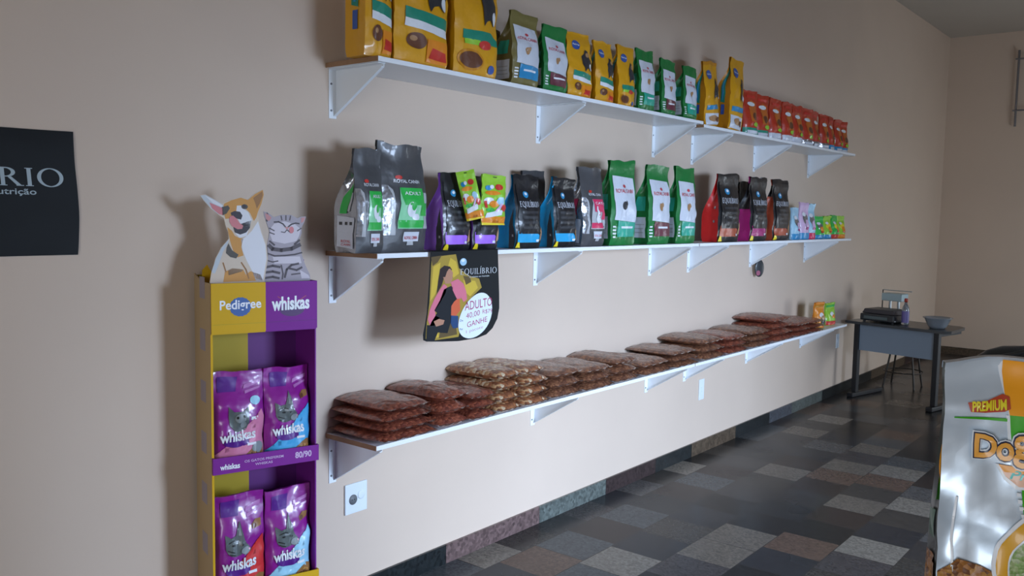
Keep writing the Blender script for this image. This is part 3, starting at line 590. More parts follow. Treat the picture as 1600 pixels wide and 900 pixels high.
# bags on the stand
WP = film('plum_film', (.25, .012, .25), rough=.35, bump=.3, bscale=16, coat=.5); CATG = film('cat_grey_ink', (.10, .12, .12)); CATL = film('cat_light_ink', (.24, .27, .28)); PKI = film('pink_ink', (.62, .20, .34)); SKI = film('sky_ink', (.06, .36, .66)); SK2 = film('ice_ink', (.30, .58, .75)); DPL = film('indigo_ink', (.09, .012, .22)); KBI = film('kibble_tan_ink', (.28, .13, .04)); LLI = film('lilac_ink', (.42, .14, .42))
def cat_front(ink, face=1, red=False):
    o = [(DPL, ('poly', [(.12,.80), (.45,.80), (.50,.95), (.12,.95)]), 2), (ink, ('poly', [(0,.0), (1,.0), (1,.30), (.98,.52), (.93,.60), (.92,.45), (.84,.32), (.65,.22), (.40,.15), (0,.13)]), 2),
         (KBI, ('poly', [(.52,.04), (.62,.02), (.95,.05), (.97,.2), (.85,.22), (.72,.19), (.6,.14)]), 3), (K_print, ('ell', .80,.12,.13,.05), 4)]
    if face == 0:
        o += [(CATG, ('poly', [(.30,.46), (.28,.66), (.38,.60), (.55,.60), (.66,.64), (.66,.48), (.60,.40), (.42,.38)]), 2), (CATL, ('ell', .50,.53,.10,.05), 3), (CATL, ('ell', .55,.46,.06,.035), 4), (BLK, ('ell', .44,.54,.02,.015), 5), (BLK, ('ell', .57,.55,.02,.015), 5), (SK2, ('ell', .80,.70,.10,.045), 2), (WH, ('rect', .70,.50,.84,.535), 2), (CATL, ('ell', .84,.2,.12,.06), 4)]
    else:
        o += [(CATG, ('ell', .38,.52,.20,.095), 2), (CATG, ('poly', [(.18,.52), (.17,.64), (.24,.62), (.34,.58)]), 2), (CATG, ('poly', [(.36,.58), (.42,.68), (.465,.76), (.50,.68), (.55,.56)]), 3), (CATL, ('poly', [(.43,.62), (.465,.72), (.49,.62)]), 4), (CATG, ('poly', [(.50,.58), (.60,.53), (.68,.48), (.66,.44), (.54,.43)]), 2),
              (CATL, ('ell', .56,.475,.09,.035), 4), (CATL, ('ell', .40,.56,.06,.015), 3), (BLK, ('ell', .33,.535,.035,.010), 4), (BLK, ('ell', .49,.535,.03,.012), 5), (BLK, ('line', [(.24,.56), (.34,.58), (.42,.57)], .008), 4), (BLK, ('line', [(.22,.49), (.34,.47)], .008), 4), (BLK, ('line', [(.24,.455), (.36,.44)], .008), 4), (PKI, ('ell', .635,.485,.018,.010), 5),
              (KBI, ('poly', [(.72,.66), (.90,.68), (.92,.74), (.80,.74), (.70,.70)]), 2), (BRN, ('ell', .76,.69,.04,.022), 3)]
    o += [(LLI, ('poly', [(.60,.82), (.92,.87), (.94,.91), (.62,.86)]), 2), (LLI, ('poly', [(.62,.77), (.92,.82), (.92,.84), (.62,.80)]), 2), (DPL, ('ell', .42,.28,.24,.05), 3), (WH, ('text', 'whiskas', .12,.29,.66,.10,.03,.03), 4), (WH, ('rect', .62,.235,.80,.262), 4)]
    return o
def stand_bag(lab, xl, yl, zb, ww, hh, fr, seed, rz):
    R = Matrix.Rotation(th, 3, 'Z'); q = R @ Vector((xl, yl, 0))+Vector((-.654, -.2, 0))
    make_bag('cat_food_pouch', lab, 'cat food bag', ww, hh, .075, (q.x, q.y, zb), rotz=th+rz, group='purple cat food bags on the display stand', body=WP, front=fr, style='doy', seed=seed, full=.6, seal=.08, thin=.006, wave=.006, wr=1.4)
stand_bag('purple cat food bag with pink base, left on the upper tray of the stand', .094, .042, .7535, .172, .315, cat_front(PKI, 0), 101, 0)
stand_bag('purple cat food bag with blue base, right on the upper tray of the stand', .262, .044, .7535, .160, .318, cat_front(SKI, 1), 102, .08)
stand_bag('purple cat food bag with red base, left on the lower tray of the stand', .096, .042, .3105, .165, .350, cat_front(film('scarlet_ink', (.60, .03, .03)), 1), 103, 0)
stand_bag('purple cat food bag with pale blue base, right on the lower tray', .263, .044, .3105, .160, .340, cat_front(SK2, 1), 104, .06)

# printed cut-outs of a dog and a cat, thin cardboard standing in the stand's top
def cutout(name, label, cat, outline, layers, y, edge, base):
    def cv(p): return ((310+p[0]/3.6-328)/166*SW, 1.364+(441-280-p[1]/3.6)*.00207)
    R = Matrix.Rotation(th, 3, 'Z'); q = R @ Vector((0, y, 0))+Vector((-.654, -.2, 0))
    mb = MB(); pts = [cv(p) for p in outline]
    n = len(pts); vs, fs = pts, [tuple(range(n))]
    mb.prism(pts, 0, .004, base)
    for mt, kind, data, ly in layers:
        if kind == 'poly': decal(mb, flat(), mt, ('poly', [cv(p) for p in data]), ly)
        elif kind == 'ell': c = cv(data[:2]); decal(mb, flat(), mt, ('ell', c[0], c[1], data[2]/3.6*.00212, data[3]/3.6*.00207), ly)
        else: decal(mb, flat(), mt, ('line', [cv(p) for p in data[0]], data[1]/3.6*.0021), ly)
    o = mb.build(name); o.location = (q.x, q.y, 0); o.rotation_euler = (0, 0, th); return tag(o, label, cat)
def ink(n, c): return mat(n, c, .55, spec=.3)
cr, orr, orb, wt, nk, tg, dk, gs = ink('cream_fur_print', (.62, .52, .42)), ink('ginger_fur_print', (.58, .29, .08)), ink('brown_fur_print', (.33, .17, .07)), ink('white_fur_print', (.70, .70, .74)), ink('nose_print', (.06, .055, .065)), ink('tongue_print', (.62, .22, .24)), ink('dark_fur_print', (.10, .09, .08)), ink('edge_highlight_print', (.50, .54, .58))  # the silver one paints the highlight on the dog's left ear and side
dog_out = [(32,98),(60,92),(110,120),(150,142),(172,126),(200,118),(250,104),(290,115),(330,78),(375,55),(381,85),(366,140),(345,185),(350,230),(368,300),(392,370),(400,450),(388,520),(377,598),(75,598),(88,520),(110,445),(140,385),(183,335),(180,300),(166,262),(158,222),(128,202),(88,170),(50,125)]
dog_layers = [(gs, 'poly', [(34,99),(60,94),(110,121),(150,145),(160,160),(150,190),(128,200),(90,168),(52,124)], 1), (tg, 'poly', [(80,135),(150,165),(155,205),(130,198),(95,168)], 2), (wt, 'poly', [(58,98),(110,124),(150,150),(148,160),(100,140)], 2),
  (orr, 'poly', [(160,140),(200,120),(250,105),(290,117),(330,82),(373,58),(378,85),(364,138),(345,182),(335,215),(322,235),(300,190),(280,170),(262,160),(245,150),(236,185),(215,190),(200,220),(165,225),(160,200),(150,170)], 1),
  (orb, 'poly', [(318,105),(370,66),(372,90),(355,135),(338,165),(330,135)], 2), (wt, 'poly', [(228,150),(250,148),(262,165),(290,185),(310,230),(296,270),(250,260),(222,200)], 2), (wt, 'poly', [(345,235),(362,300),(386,370),(392,450),(380,520),(372,575),(330,575),(310,520),(280,460),(256,400),(250,340),(275,325),(310,290)], 1),
  (dk, 'poly', [(146,160),(180,150),(190,165),(172,195),(150,205)], 2), (dk, 'ell', (270,155,18,14), 3), (nk, 'ell', (268,153,9,9), 4), (nk, 'poly', [(194,190),(215,180),(245,184),(258,205),(250,228),(225,222),(200,215)], 3),
  (nk, 'poly', [(205,262),(255,250),(295,235),(306,232),(298,275),(275,305),(240,318),(215,300)], 2), (tg, 'poly', [(188,212),(205,205),(225,222),(240,245),(262,262),(255,280),(230,282),(200,265),(186,240)], 4), (wt, 'poly', [(215,300),(245,312),(278,300),(290,285),(280,320),(240,330)], 3),
  (orr, 'poly', [(175,270),(200,290),(215,318),(238,330),(262,335),(250,380),(262,430),(230,440),(205,400),(190,350),(182,310)], 1), (dk, 'poly', [(180,360),(200,400),(235,425),(222,446),(190,438),(166,415),(170,385)], 2), (orr, 'poly', [(160,520),(200,500),(260,510),(275,540),(300,520),(355,540),(370,575),(150,578)], 1), (cr, 'poly', [(170,450),(230,450),(270,490),(255,520),(180,540)], 1),
  (gs, 'poly', [(88,520),(112,445),(142,386),(182,338),(178,360),(150,410),(130,470),(105,530)], 2), (orb, 'line', ([(250,470),(275,510),(290,560)], 8), 2), (orb, 'line', ([(150,470),(165,520)], 7), 3)]
cutout('dog_cutout', 'printed cardboard cut-out of a ginger and white dog on top of the stand', 'cardboard cut-out', dog_out, dog_layers, .030, 0, cr)
g1, g2, g3, g4 = ink('grey_fur_print', (.38, .34, .38)), ink('dark_stripe_print', (.10, .085, .095)), ink('pale_fur_print', (.60, .55, .60)), ink('pink_nose_print', (.55, .26, .26))
cat_out = [(380,180),(405,187),(440,212),(480,199),(540,198),(575,216),(600,206),(628,207),(618,238),(600,272),(602,300),(588,340),(592,380),(602,430),(622,490),(650,550),(655,598),(378,598),(384,530),(394,480),(404,425),(398,380),(408,330),(412,290),(396,242),(384,205)]
L = lambda pts, wd, ly=3, m=g2: (m, 'line', (pts, wd), ly)
cat_layers = [(g3, 'poly', [(440,250),(500,235),(560,250),(596,280),(585,320),(570,350),(500,365),(430,350),(415,310),(420,275)], 1), (g3, 'poly', [(430,440),(590,440),(600,480),(440,480)], 1), (g3, 'poly', [(590,520),(640,550),(650,570),(600,570)], 1),
  (g4, 'poly', [(388,190),(405,196),(425,215),(410,235),(395,225)], 2), (g4, 'poly', [(598,214),(622,212),(612,236),(598,244)], 2),
  L([(440,240),(465,238),(490,250),(505,268)], 8), L([(520,268),(540,252),(565,245),(585,248)], 8), L([(480,205),(485,228)], 6), L([(508,202),(508,228)], 6), L([(535,204),(530,228)], 6), (g4, 'poly', [(500,268),(528,268),(514,284)], 4), L([(514,284),(500,300),(480,296)], 5), L([(514,284),(535,302),(552,292)], 5), (tg, 'ell', (540,285,14,20), 4),
  L([(412,275),(440,290)], 6), L([(414,300),(440,310)], 6), L([(598,275),(575,290)], 6), L([(410,375),(430,395),(480,402),(540,395),(588,372)], 22), L([(414,350),(440,372)], 10), L([(586,345),(560,368)], 12), L([(400,420),(440,435),(500,434),(560,428),(600,418)], 9), L([(395,460),(430,470),(460,465)], 7),
  L([(392,500),(430,492),(470,500)], 14), L([(388,530),(430,525),(468,535)], 14), L([(384,562),(430,556),(465,565)], 13), L([(500,560),(512,515),(540,490),(580,482)], 12), L([(530,510),(570,520),(600,505)], 12), L([(540,545),(590,540)], 8), L([(480,490),(490,540),(485,570)], 7), (g2, 'poly', [(398,182),(408,196),(402,240),(392,235)], 1)]
cutout('cat_cutout', 'printed cardboard cut-out of a grey striped cat, on the stand right of the dog', 'cardboard cut-out', cat_out, cat_layers, .036, 0, g1)

# ---------------------------------------------------------------- posters
PB = mat('black_poster_vinyl', (.006, .0065, .007), .5, spec=.15, bump=.15, bscale=7); PGT = mat('silver_blue_lettering', (.33, .40, .43), .5); 
mb = MB()
def pl(u, v, l=0):
    x = -1.93+u*.957; z = 1.455+v*(.366+.004*math.sin(u*6)); y = -.006-.004*noise.noise(Vector((u*5, v*4, 3)))-.0006*l
    return (x+.006*math.sin(v*5)*u, y, z)
mb.grid(pl, 30, 14, PB); mb.grid(lambda u, v: (pl(u, v)[0], -.0008, pl(u, v)[2]), 30, 14, PB, flip=True)
for a, b in (((0,0),(1,0)), ((0,1),(1,1)), ((0,0),(0,1)), ((1,0),(1,1))):
    mb.grid(lambda s, t, a=a, b=b: (lambda p: (p[0], p[1]*(1-t)-.0008*t, p[2]))(pl(a[0]+(b[0]-a[0])*s, a[1]+(b[1]-a[1])*s)), 20, 1, PB)
decal(mb, pl, PGT, ('serif', 'EQUILÍBRIO', .36, .553, .612, .142), 2, 30, 14)
decal(mb, pl, PGT, ('text', 'O máximo em Nutrição', .50, .475, .377, .058), 2, 30, 14)
tag(mb.build('wall_poster'), 'black vinyl poster with silver lettering on the wall at far left', 'poster')

mb = MB()
out = [(.233,1.452),(.636,1.452),(.643,1.36),(.650,1.26),(.652,1.20),(.640,1.155),(.610,1.118),(.570,1.095),(.51,1.085),(.40,1.084),(.30,1.092),(.215,1.101),(.198,1.108),(.196,1.130),(.206,1.165),(.216,1.21),(.224,1.30)]
PP = mat('dark_print', (.008, .010, .012), .4, spec=.3)
mb.prism(out, -.3035, -.3015, PP)
mb.box(.233, .636, -.3035, -.262, 1.4495, 1.4515, PP)
fp = lambda u, v, l: (u, -.3035-.00035*l, v)
def poster_xy(a, b):   # from the poster's own drawing units (portrait sheet, 758 by 900) to metres
    return (.233+(a-155)*.000815+ (b-120)*.00002, 1.444-(b-120)*.000535+(0.0)*(a-155))
def PQ(l): return [poster_xy(a, b) for a, b in l]
leaf1, leaf2, leafd = ink('ochre_leaf_print', (.38, .26, .04)), ink('yellow_leaf_print', (.60, .42, .05)), ink('shade_leaf_print', (.12, .08, .03))
pinkp, pinkd, skin, hair, jean, drk, whp, redp = ink('pink_jacket_print', (.65, .17, .24)), ink('orange_shirt_print', (.62, .12, .05)), ink('skin_print', (.45, .22, .14)), ink('hair_print', (.03, .018, .018)), ink('denim_print', (.02, .06, .16)), ink('black_coat_print', (.010, .012, .016)), ink('white_card_print', (.74, .80, .86)), ink('red_marker', (.38, .04, .12))
for mt, pts, ly in [
  (leaf1, [(160,150),(330,135),(350,240),(420,300),(500,330),(520,400),(440,470),(400,560),(340,760),(150,760),(110,740),(120,620),(140,480)], 1),
  (leaf2, [(170,220),(220,190),(205,330),(180,420),(145,470)], 2), (leaf2, [(290,160),(330,190),(350,280),(310,310),(270,230)], 2), (leaf2, [(380,330),(470,345),(490,400),(430,460),(400,430)], 2), (leafd, [(155,150),(230,140),(200,190),(165,215)], 2), (leafd, [(230,600),(320,620),(330,740),(200,750)], 2), (leaf2, [(150,690),(190,660),(200,740),(140,750)], 3), (leafd, [(380,300),(430,310),(440,350),(400,370)], 3),
  (hair, [(215,240),(245,215),(285,225),(300,250),(280,260),(240,310),(225,360),(190,420),(200,330)], 4), (skin, [(245,250),(285,240),(305,270),(300,320),(290,350),(250,350),(235,300)], 5), (hair, [(238,230),(285,228),(262,262),(250,300),(235,300)], 6),
  (pinkp, [(240,350),(205,400),(175,450),(140,530),(125,600),(140,650),(170,650),(210,600),(180,580),(175,540),(210,490),(250,420),(262,370)], 5), (pinkp, [(290,340),(340,320),(380,360),(400,420),(405,480),(380,500),(360,460),(330,420),(300,400)], 5), (pinkd, [(290,430),(350,440),(355,560),(320,600),(285,590)], 4), (pinkp, [(310,350),(350,400),(360,470),(330,470),(300,400)], 6), (skin, [(165,620),(200,605),(240,620),(230,650),(180,660)], 7),
  (drk, [(240,390),(290,370),(340,420),(345,460),(310,490),(290,520),(285,640),(260,720),(170,700),(130,740),(115,700),(150,620),(190,560),(170,540),(210,470)], 5), (jean, [(285,590),(340,600),(335,690),(300,690),(280,640)], 5), (drk, [(120,640),(160,650),(200,690),(170,760),(112,760)], 4)]:
    decal(mb, fp, mt, ('poly', PQ(pts)), ly)
decal(mb, fp, whp, ('poly', [(.530+.100*math.cos(a)*(1-.10*math.sin(a))-.030*(1-math.sin(a)) , 1.181+.092*math.sin(a)) for a in [2*PI*i/40 for i in range(40)]]), 8)
decal(mb, fp, mat('silver_lettering', (.55, .58, .60), .4), ('serif', 'EQUILÍBRIO', .400, 1.352, .232, .024), 8)
decal(mb, fp, MATS['silver_lettering'], ('text', 'O máximo em Nutrição', .455, 1.337, .125, .008), 8)
decal(mb, fp, ink('pale_blue_print', (.35, .55, .70)), ('ell', .418, 1.404, .020, .015), 8); decal(mb, fp, whp, ('ell', .416, 1.410, .010, .006), 9)
decal(mb, fp, redp, ('text', 'ADULTO', .430, 1.205, .170, .036, .06, .0), 9)
decal(mb, fp, redp, ('text', '40,00', .438, 1.168, .085, .026, .10, -.004), 9); decal(mb, fp, redp, ('text', 'R$79', .540, 1.182, .062, .020, .0, -.006), 9)
decal(mb, fp, redp, ('text', 'GANHE', .445, 1.135, .125, .022, .12, .0), 9); decal(mb, fp, redp, ('text', '1 pacote', .440, 1.108, .105, .016, .12, -.012), 9)
decal(mb, fp, jean, ('text', 'De', .402, 1.163, .018, .008), 9); decal(mb, fp, jean, ('text', 'Por', .402, 1.128, .018, .008), 9)
tag(mb.build('price_poster', fix=False), 'hanging poster of a person in pink with an egg-shaped white price card', 'poster')

# ---------------------------------------------------------------- outlets, oval tag
M_pl = mat('outlet_plastic', (.74, .80, .84), .3); M_hole = mat('socket_shadow_grey', (.16, .17, .18), .5)
r = thing('wall_outlet', 'white double outlet plate on the wall below the near end of the bottom shelf', 'outlet', (.118, 0, .44))
p = MB(); p.box(-.058, .058, -.009, -.0005, -.062, .062, M_pl); p.build('cover_plate', r, bevel=.003)
p = MB(); p.lathe([(.0, 0), (.019, 0), (.021, .0), (.021, .0015), (.0, .0015)], M_hole, 24); o = p.build('socket', r); o.rotation_euler = (PI/2, 0, 0); o.location = (-.018, -.0091, -.004)
for dx in (-.006, .006):
    p = MB(); p.tube((dx, 0, 0), (dx, 0, .0022), .0022, M_black, 8); h = p.build('pin_hole', o)
p = MB(); p.lathe([(.0, .003), (.015, .003), (.018, .0015), (.018, .0), (0, 0)], M_pl, 24); o = p.build('round_knob', r); o.rotation_euler = (PI/2, 0, 0); o.location = (.024, -.0091, .008)
for (x, z, hh, lab) in ((3.165, .44, .14, 'small white switch plate low on the wall under the far bottom shelf board'), (5.86, .495, .13, 'narrow white switch plate on the wall just beyond the bottom shelf end')):
    r = thing('switch_plate', lab, 'switch plate', (x, 0, z)); p = MB(); p.box(-.035, .035, -.008, -.0005, -hh/2, hh/2, M_pl); p.build('cover_plate', r, bevel=.002)
    p = MB(); p.box(-.012, .012, -.012, -.0082, -.02, .02, M_pl); p.build('rocker', r, bevel=.001)
r = thing('oval_tag', 'small dark oval tag with pink lower edge hanging below the middle shelf bracket', 'tag', (3.945, -.045, 1.234))
p = MB(); p.lathe([(0, .006), (.032, .006), (.040, .003), (.040, -.003), (.032, -.006), (0, -.006)], mat('dark_oval', (.03, .035, .04), .35, coat=.4), 26)
decal(p, lambda u, v, l: (u, v, .0062+.0003*l), mat('pink_oval_print', (.35, .10, .16), .4), ('ell', -.012, -.022, .018, .012), 1)
o = p.build('oval_disc', r); o.scale = (1, 1.6, 1); o.rotation_euler = (PI/2, 0, -.5)
p = MB(); p.path([(0, 0, .062), (0, .02, .10), (0, .041, .158)], .0012, M_screw); p.build('hook', r)

# ---------------------------------------------------------------- desk at the far end and what stands on it
TZ = .69; A = Vector((5.88, -.16)); B = Vector((5.72, -.865)); dr = (B-A).normalized(); ang = math.atan2(dr.y, dr.x)
desk = thing('desk', 'small black legged desk with grey modesty panel near the far corner', 'desk', (A.x, A.y, 0), (0, 0, ang))
Lg = (B-A).length; M_grey = mat('grey_blue_panel', (.22, .27, .33), .5); M_top = mat('dark_desk_top', (.04, .045, .05), .3, coat=.2)
p = MB()
cn = [(-.10,-.02), (-.10,.46), (Lg-.02,.46), (Lg+.05,.40), (Lg+.11,.03), (Lg+.08,-.03), (-.08,-.03)]
p.prism([(a, b) for a, b in cn], TZ-.024, TZ, M_top, 'xy'); p.build('desk_top', desk, fix=True)
for x in (0, Lg):
    q = MB(); q.box(x-.022, x+.022, .0, .05, .04, TZ-.0242, M_black); q.build('leg', desk, bevel=.004)
    q = MB(); q.box(x-.03, x+.03, -.06, .46, .0, .04, M_black); q.build('foot', desk, bevel=.008)
    q = MB(); q.box(x-.015, x+.015, .052, .42, TZ-.06, TZ-.0244, M_black); q.build('top_support', desk, bevel=.002)
p = MB(); p.box(.023, Lg-.023, .02, .035, TZ-.26, TZ-.03, M_grey); p.build('modesty_panel', desk)
def dk_pos(a, b, z=TZ): return (A.x+dr.x*a-dr.y*b, A.y+dr.y*a+dr.x*b, z+.001)
r = thing('printer', 'flat black printer-like machine on the desk next to the shelf end', 'printer', dk_pos(.16, .16), (0, 0, ang))
p = MB(); p.box(-.15, .17, -.13, .13, .012, .075, M_blackgloss); p.build('body', r, bevel=.01)
p = MB(); p.prism([(-.145, .0765), (.165, .0765), (.15, .118), (-.12, .118)], -.11, .12, mat('printer_lid', (.05, .045, .05), .4)); p.build('lid', r, fix=True, bevel=.006)
p = MB(); p.box(-.11, .11, -.134, -.131, .03, .055, mat('printer_slot', (.1, .13, .13), .5)); p.build('front_slot', r)
for a in (-.12, .14):
    for b in (-.1, .1):
        p = MB(); p.tube((a, b, 0), (a, b, .012), .012, M_black); p.build('foot', r)
r = thing('kitchen_scale', 'pale metal scale with raised plate standing behind the black machine', 'scale', dk_pos(.12, .40), (0, 0, ang))
M_ss = mat('pale_metal', (.45, .50, .52), .35, .5)
p = MB(); p.box(-.09, .12, -.07, .07, 0, .05, M_ss); p.build('base', r, bevel=.006)
for x in (-.03, .05):
    p = MB(); p.tube((x, 0, .05), (x, 0, .175), .012, M_ss); p.build('column', r)
p = MB(); p.box(-.085, .11, -.06, .06, .175, .245, mat('pale_cyan_plastic', (.42, .55, .58), .4)); p.build('display_head', r, bevel=.008)
p = MB(); p.tube((-.105, .0, .0), (-.105, .0, .27), .005, M_black).tube((-.105, 0, .27), (.17, 0, .27), .004, M_ss); p.build('frame_rod', r)
r = thing('spray_bottle', 'clear bottle with violet label and red cap on the desk', 'bottle', dk_pos(.385, .12), (0, 0, ang))
M_clr = mat('clear_plastic', (.75, .80, .85), .08, trans=.85, spec=.6)
p = MB(); p.lathe([(0, 0), (.028, 0), (.031, .006), (.031, .13), (.026, .155), (.012, .185), (.011, .2), (0, .2)], M_clr); p.build('bottle_body', r)
p = MB(); p.lathe([(.0318, .02), (.0318, .12)], mat('violet_label', (.16, .13, .35), .4)); p.build('label_sleeve', r)
p = MB(); p.lathe([(0, .232), (.012, .232), (.015, .225), (.015, .201), (0, .201)], mat('red_cap', (.45, .05, .03), .4)); p.build('cap', r)
r = thing('plastic_bowl', 'clear plastic bowl with blue contents at the right end of the desk', 'bowl', dk_pos(.665, .13), (0, 0, ang))
p = MB(); p.lathe([(0, 0), (.06, 0), (.075, .02), (.105, .085), (.118, .09), (.118, .094), (.100, .092), (.070, .024), (.055, .006), (0, .006)], mat('frosted_plastic', (.62, .68, .75), .15, trans=.6)); p.build('bowl_shell', r)
p = MB(); p.lathe([(0, .045), (.03, .05), (.06, .042), (.072, .032), (.066, .022), (.052, .0065), (0, .0065)], mat('blue_grey_contents', (.10, .17, .24), .5, bump=.5)); p.build('contents', r)
r = thing('stool', 'thin wire legged stool standing behind the desk', 'stool', (6.72, -.36, 0))
M_wire = mat('dark_wire', (.05, .045, .04), .4, .5)
p = MB(); p.lathe([(0, .46), (.15, .46), (.165, .45), (.165, .435), (0, .43)], mat('brown_seat', (.16, .08, .04), .5)); p.build('seat', r)
for k in range(4):
    a = PI/4+k*PI/2; p = MB(); p.tube((.20*math.cos(a), .20*math.sin(a), 0), (.12*math.cos(a), .12*math.sin(a), .43), .009, M_wire); p.build('leg', r)
p = MB(); pts = [(.175*math.cos(2*PI*i/24), .175*math.sin(2*PI*i/24), .15) for i in range(25)]; p.path(pts, .006, M_wire); p.build('foot_ring', r)

# wire rack on the right wall
r = thing('wire_rack', 'thin metal wire rack fixed high on the far right wall', 'rack', (9.355, -.74, 2.72))
for y in (0, -.55, -1.1):
    p = MB(); p.tube((-.03, y, -.02), (-.03, y, .84), .012, M_screw); p.build('upright', r)
    for z in (.05, .75):
        p = MB(); p.tube((-.03, y, z), (.004, y, z), .008, M_screw); p.build('wall_stud', r)
for z in (.16, .74):
    p = MB(); p.tube((-.045, .03, z), (-.045, -1.15, z), .009, M_screw); p.build('cross_bar', r)

# ---------------------------------------------------------------- foreground dog food sack on a low counter
tb = math.atan2(-.162, .066); db = Vector((math.cos(tb), math.sin(tb), 0)); nb = Vector((-db.y, db.x, 0))
KS = .61; LC = CAM.lerp(Vector((.118, -2.175, 0)), KS); LC.z = 0; SBW, SBH, SBD = .44*KS, .735*KS, .15*KS
cb = LC+db*SBW/2+nb*SBD/2
BZ = 1.6-(1.6-.527)*KS
cx_, cy_ = cb.x+nb.x*.18, cb.y+nb.y*.18
M_ctr = mat('counter_laminate', (.30, .27, .24), .5)
r = thing('shop_counter', 'counter carrying the big silver dog food sack', 'counter', (cx_, cy_, 0), (0, 0, tb))
ctp = [(-.12,-.24), (-.12,-.02), (.0,.10), (.02,.17), (.42,.17), (.42,-.24)]; ctb = [(-.10,-.22), (-.10,-.03), (.02,.09), (.04,.15), (.40,.15), (.40,-.22)]
p = MB(); p.prism(ctp, BZ-.035, BZ-.002, M_ctr, 'xy'); p.build('counter_top', r, fix=True)
p = MB(); p.prism(ctb, 0, BZ-.0355, M_ctr, 'xy'); p.build('counter_body', r, fix=True)
SF = mat('crumpled_silver_foil', (.56, .65, .74), .32, .3, .5, .12, .5, 9); OI = film('bright_orange_ink', (.95, .38, .01), bscale=8); GI = film('leaf_green_ink', (.05, .42, .01), bscale=8); WI = film('clean_white_ink', (.85, .88, .92), bscale=8)
NV = film('navy_outline_ink', (.015, .02, .06), bscale=8); LO = film('letter_orange_ink', (.90, .42, .06), bscale=8); PO = film('peach_ink', (.90, .55, .38), bscale=8); RB = film('ribbon_red_ink', (.50, .06, .02), bscale=8); YT = film('ribbon_yellow_ink', (.85, .72, .02), bscale=8); OC = film('ring_ochre_ink', (.78, .40, .02), bscale=8); CT = film('cyan_script_ink', (.20, .75, .72), bscale=8)
def X(px): return (px-1475)/275
def Yv(py): return (1040-py)/478
def PX(l): return [(X(a), Yv(b)) for a, b in l]
big = [(WI, ('poly', PX([(1548,566),(1760,566),(1760,645),(1562,645),(1556,610)])), 1), (OI, ('poly', PX([(1555,566),(1760,566),(1760,643),(1563,643),(1557,612)])), 2), (GI, ('poly', PX([(1563,643),(1760,643),(1760,757),(1579,757),(1570,700)])), 2), (WI, ('poly', PX([(1558,643),(1563,643),(1579,757),(1573,757)])), 2),
       (GI, ('poly', PX([(1488,652),(1560,648),(1560,653),(1520,654),(1488,654)])), 2), (GI, ('poly', PX([(1583,757),(1760,757),(1760,900),(1598,900)])), 2)]
big += [(WI, ('poly', PX([(1576+k*2.4,762+k*11),(1582+k*2.4,762+k*11),(1583+k*2.4,768+k*11),(1577+k*2.4,768+k*11)])), 3) for k in range(4)]
big += [(RB, ('poly', PX([(1506,628),(1510,642),(1530,642),(1556,638),(1564,633),(1563,616),(1554,613),(1555,618),(1530,624)])), 3), (YT, ('text', 'PREMIUM', X(1512), Yv(640.5), X(1558)-X(1512), .030, .075, .035), 4),
        (WI, ('poly', PX([(1548,722),(1760,722),(1760,757),(1575,757),(1560,745)])), 3), (PO, ('poly', PX([(1552,722),(1760,722),(1760,752),(1578,752),(1562,740)])), 4), (OI, ('poly', PX([(1552,722),(1620,722),(1620,729),(1560,733)])), 5), (CT, ('text', 'Prof', X(1567), Yv(742), .16, .028, .02, .01, .3), 5)]
big += [(WI, ('ell', X(1640), Yv(876), 94/275, 94/478, 48), 4), (OC, ('ell', X(1640), Yv(876), 89/275, 89/478, 48), 5), (WI, ('ell', X(1642), Yv(878), 76/275, 76/478, 48), 6), (G_print, ('ell', X(1642), Yv(878), 74/275, 74/478, 48), 7)]
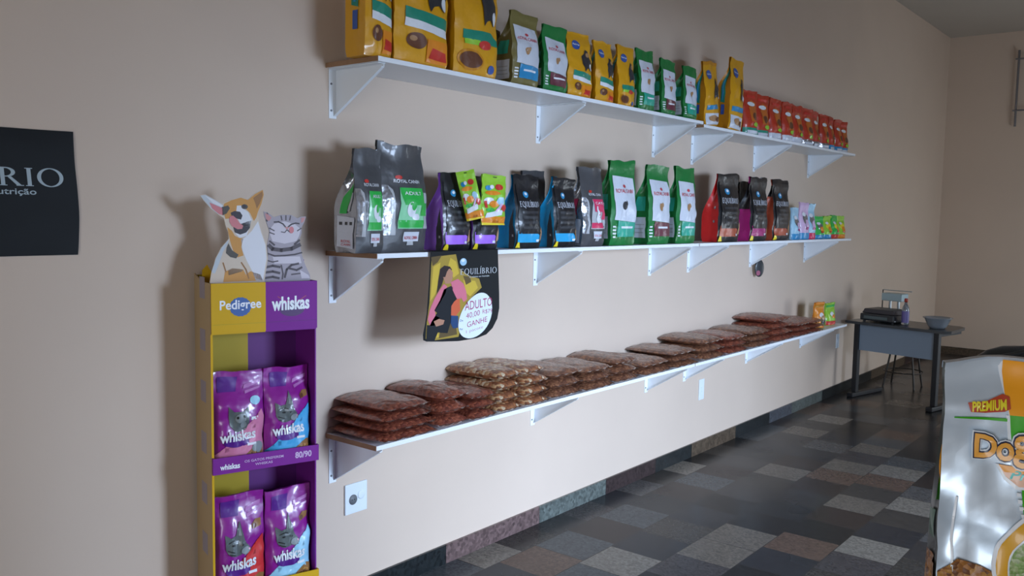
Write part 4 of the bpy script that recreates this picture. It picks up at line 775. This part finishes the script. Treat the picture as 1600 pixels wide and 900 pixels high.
for off, mt, ly in ((.10, WI, 6), (.066, NV, 7), (.028, LO, 8)):
    big += [(mt, ('text', 'D', X(1519), Yv(712), 27/275, 35/478, 0, off), ly), (mt, ('text', 'o', X(1548), Yv(713), 21/275, 26/478, 0, off), ly+.2), (mt, ('text', 'g', X(1570), Yv(720), 20/275, 46/478, 0, off), ly+.4),
            (mt, ('text', 'L', X(1602), Yv(712), 24/275, 38/478, 0, off), ly+.1)]
big += [(WI, ('line', PX([(1496,780),(1493,812),(1492,850),(1494,898)]), .012), 3), (K_print, ('poly', PX([(1476,905),(1500,876),(1552,890),(1575,925),(1590,1000),(1476,1000)])), 3)]
kl = [(OI, ('ell', .55,.66,.40,.11), 2), (GI, ('poly', [(.5,.50), (.95,.52), (.9,.6), (.6,.56)]), 3), (K_print, ('rect', .1,.05,.95,.30), 2), (film('dark_green_side_ink', (.01,.09,.03), bscale=8), ('rect', .2,.36,.5,.46), 2)]
make_bag('dog_food_sack', 'big silver dog food sack with orange and green print in the right foreground', 'pet food sack', SBW, SBH, SBD, (cb.x, cb.y, BZ), rotz=tb, body=SF, side=film('shaded_sack_side', (.05, .055, .05), bscale=8), top=SF, front=big, left=kl, seed=120, seal=.035, full=.30, thin=.02, bulge=.35, wr=2.2)  # side film coloured dark: shade on the gusset turned from the door
# black glossy sack behind
r = thing('black_sack', 'glossy black rounded sack behind the silver dog food sack', 'sack', tuple((CAM.lerp(Vector((.776, -2.385, 1.6)), KS)-db*.085+nb*.015).xy)+(BZ,), (0, 0, tb))
def sk(u, v):
    a = 2*PI*u; prof = math.sin(min(1, v*1.0)*PI/2)
    z = .02+(.70)*v if v < .8 else .02+.56+.14*math.sin((v-.8)/.2*PI/2)
    rr = (1 if v < .8 else math.cos((v-.8)/.2*PI/2)**.7)*(.94+.06*math.sin(v*4))
    n = 1+.03*noise.noise(Vector((math.cos(a)*2, math.sin(a)*2, v*4)))
    return (.19*KS*rr*n*math.cos(a), .075*KS*rr*n*math.sin(a), (z-.015)*KS*1.01)
p = MB(); p.grid(sk, 40, 30, M_blackgloss); p.build('sack_body', r)
p = MB(); p.path([(-.17*KS, -.03*KS, .60*KS), (-.11*KS, -.065*KS, .675*KS), (0, -.07*KS, .71*KS), (.11*KS, -.065*KS, .675*KS), (.17*KS, -.03*KS, .60*KS)], .004, M_blackgloss); p.build('piping', r)
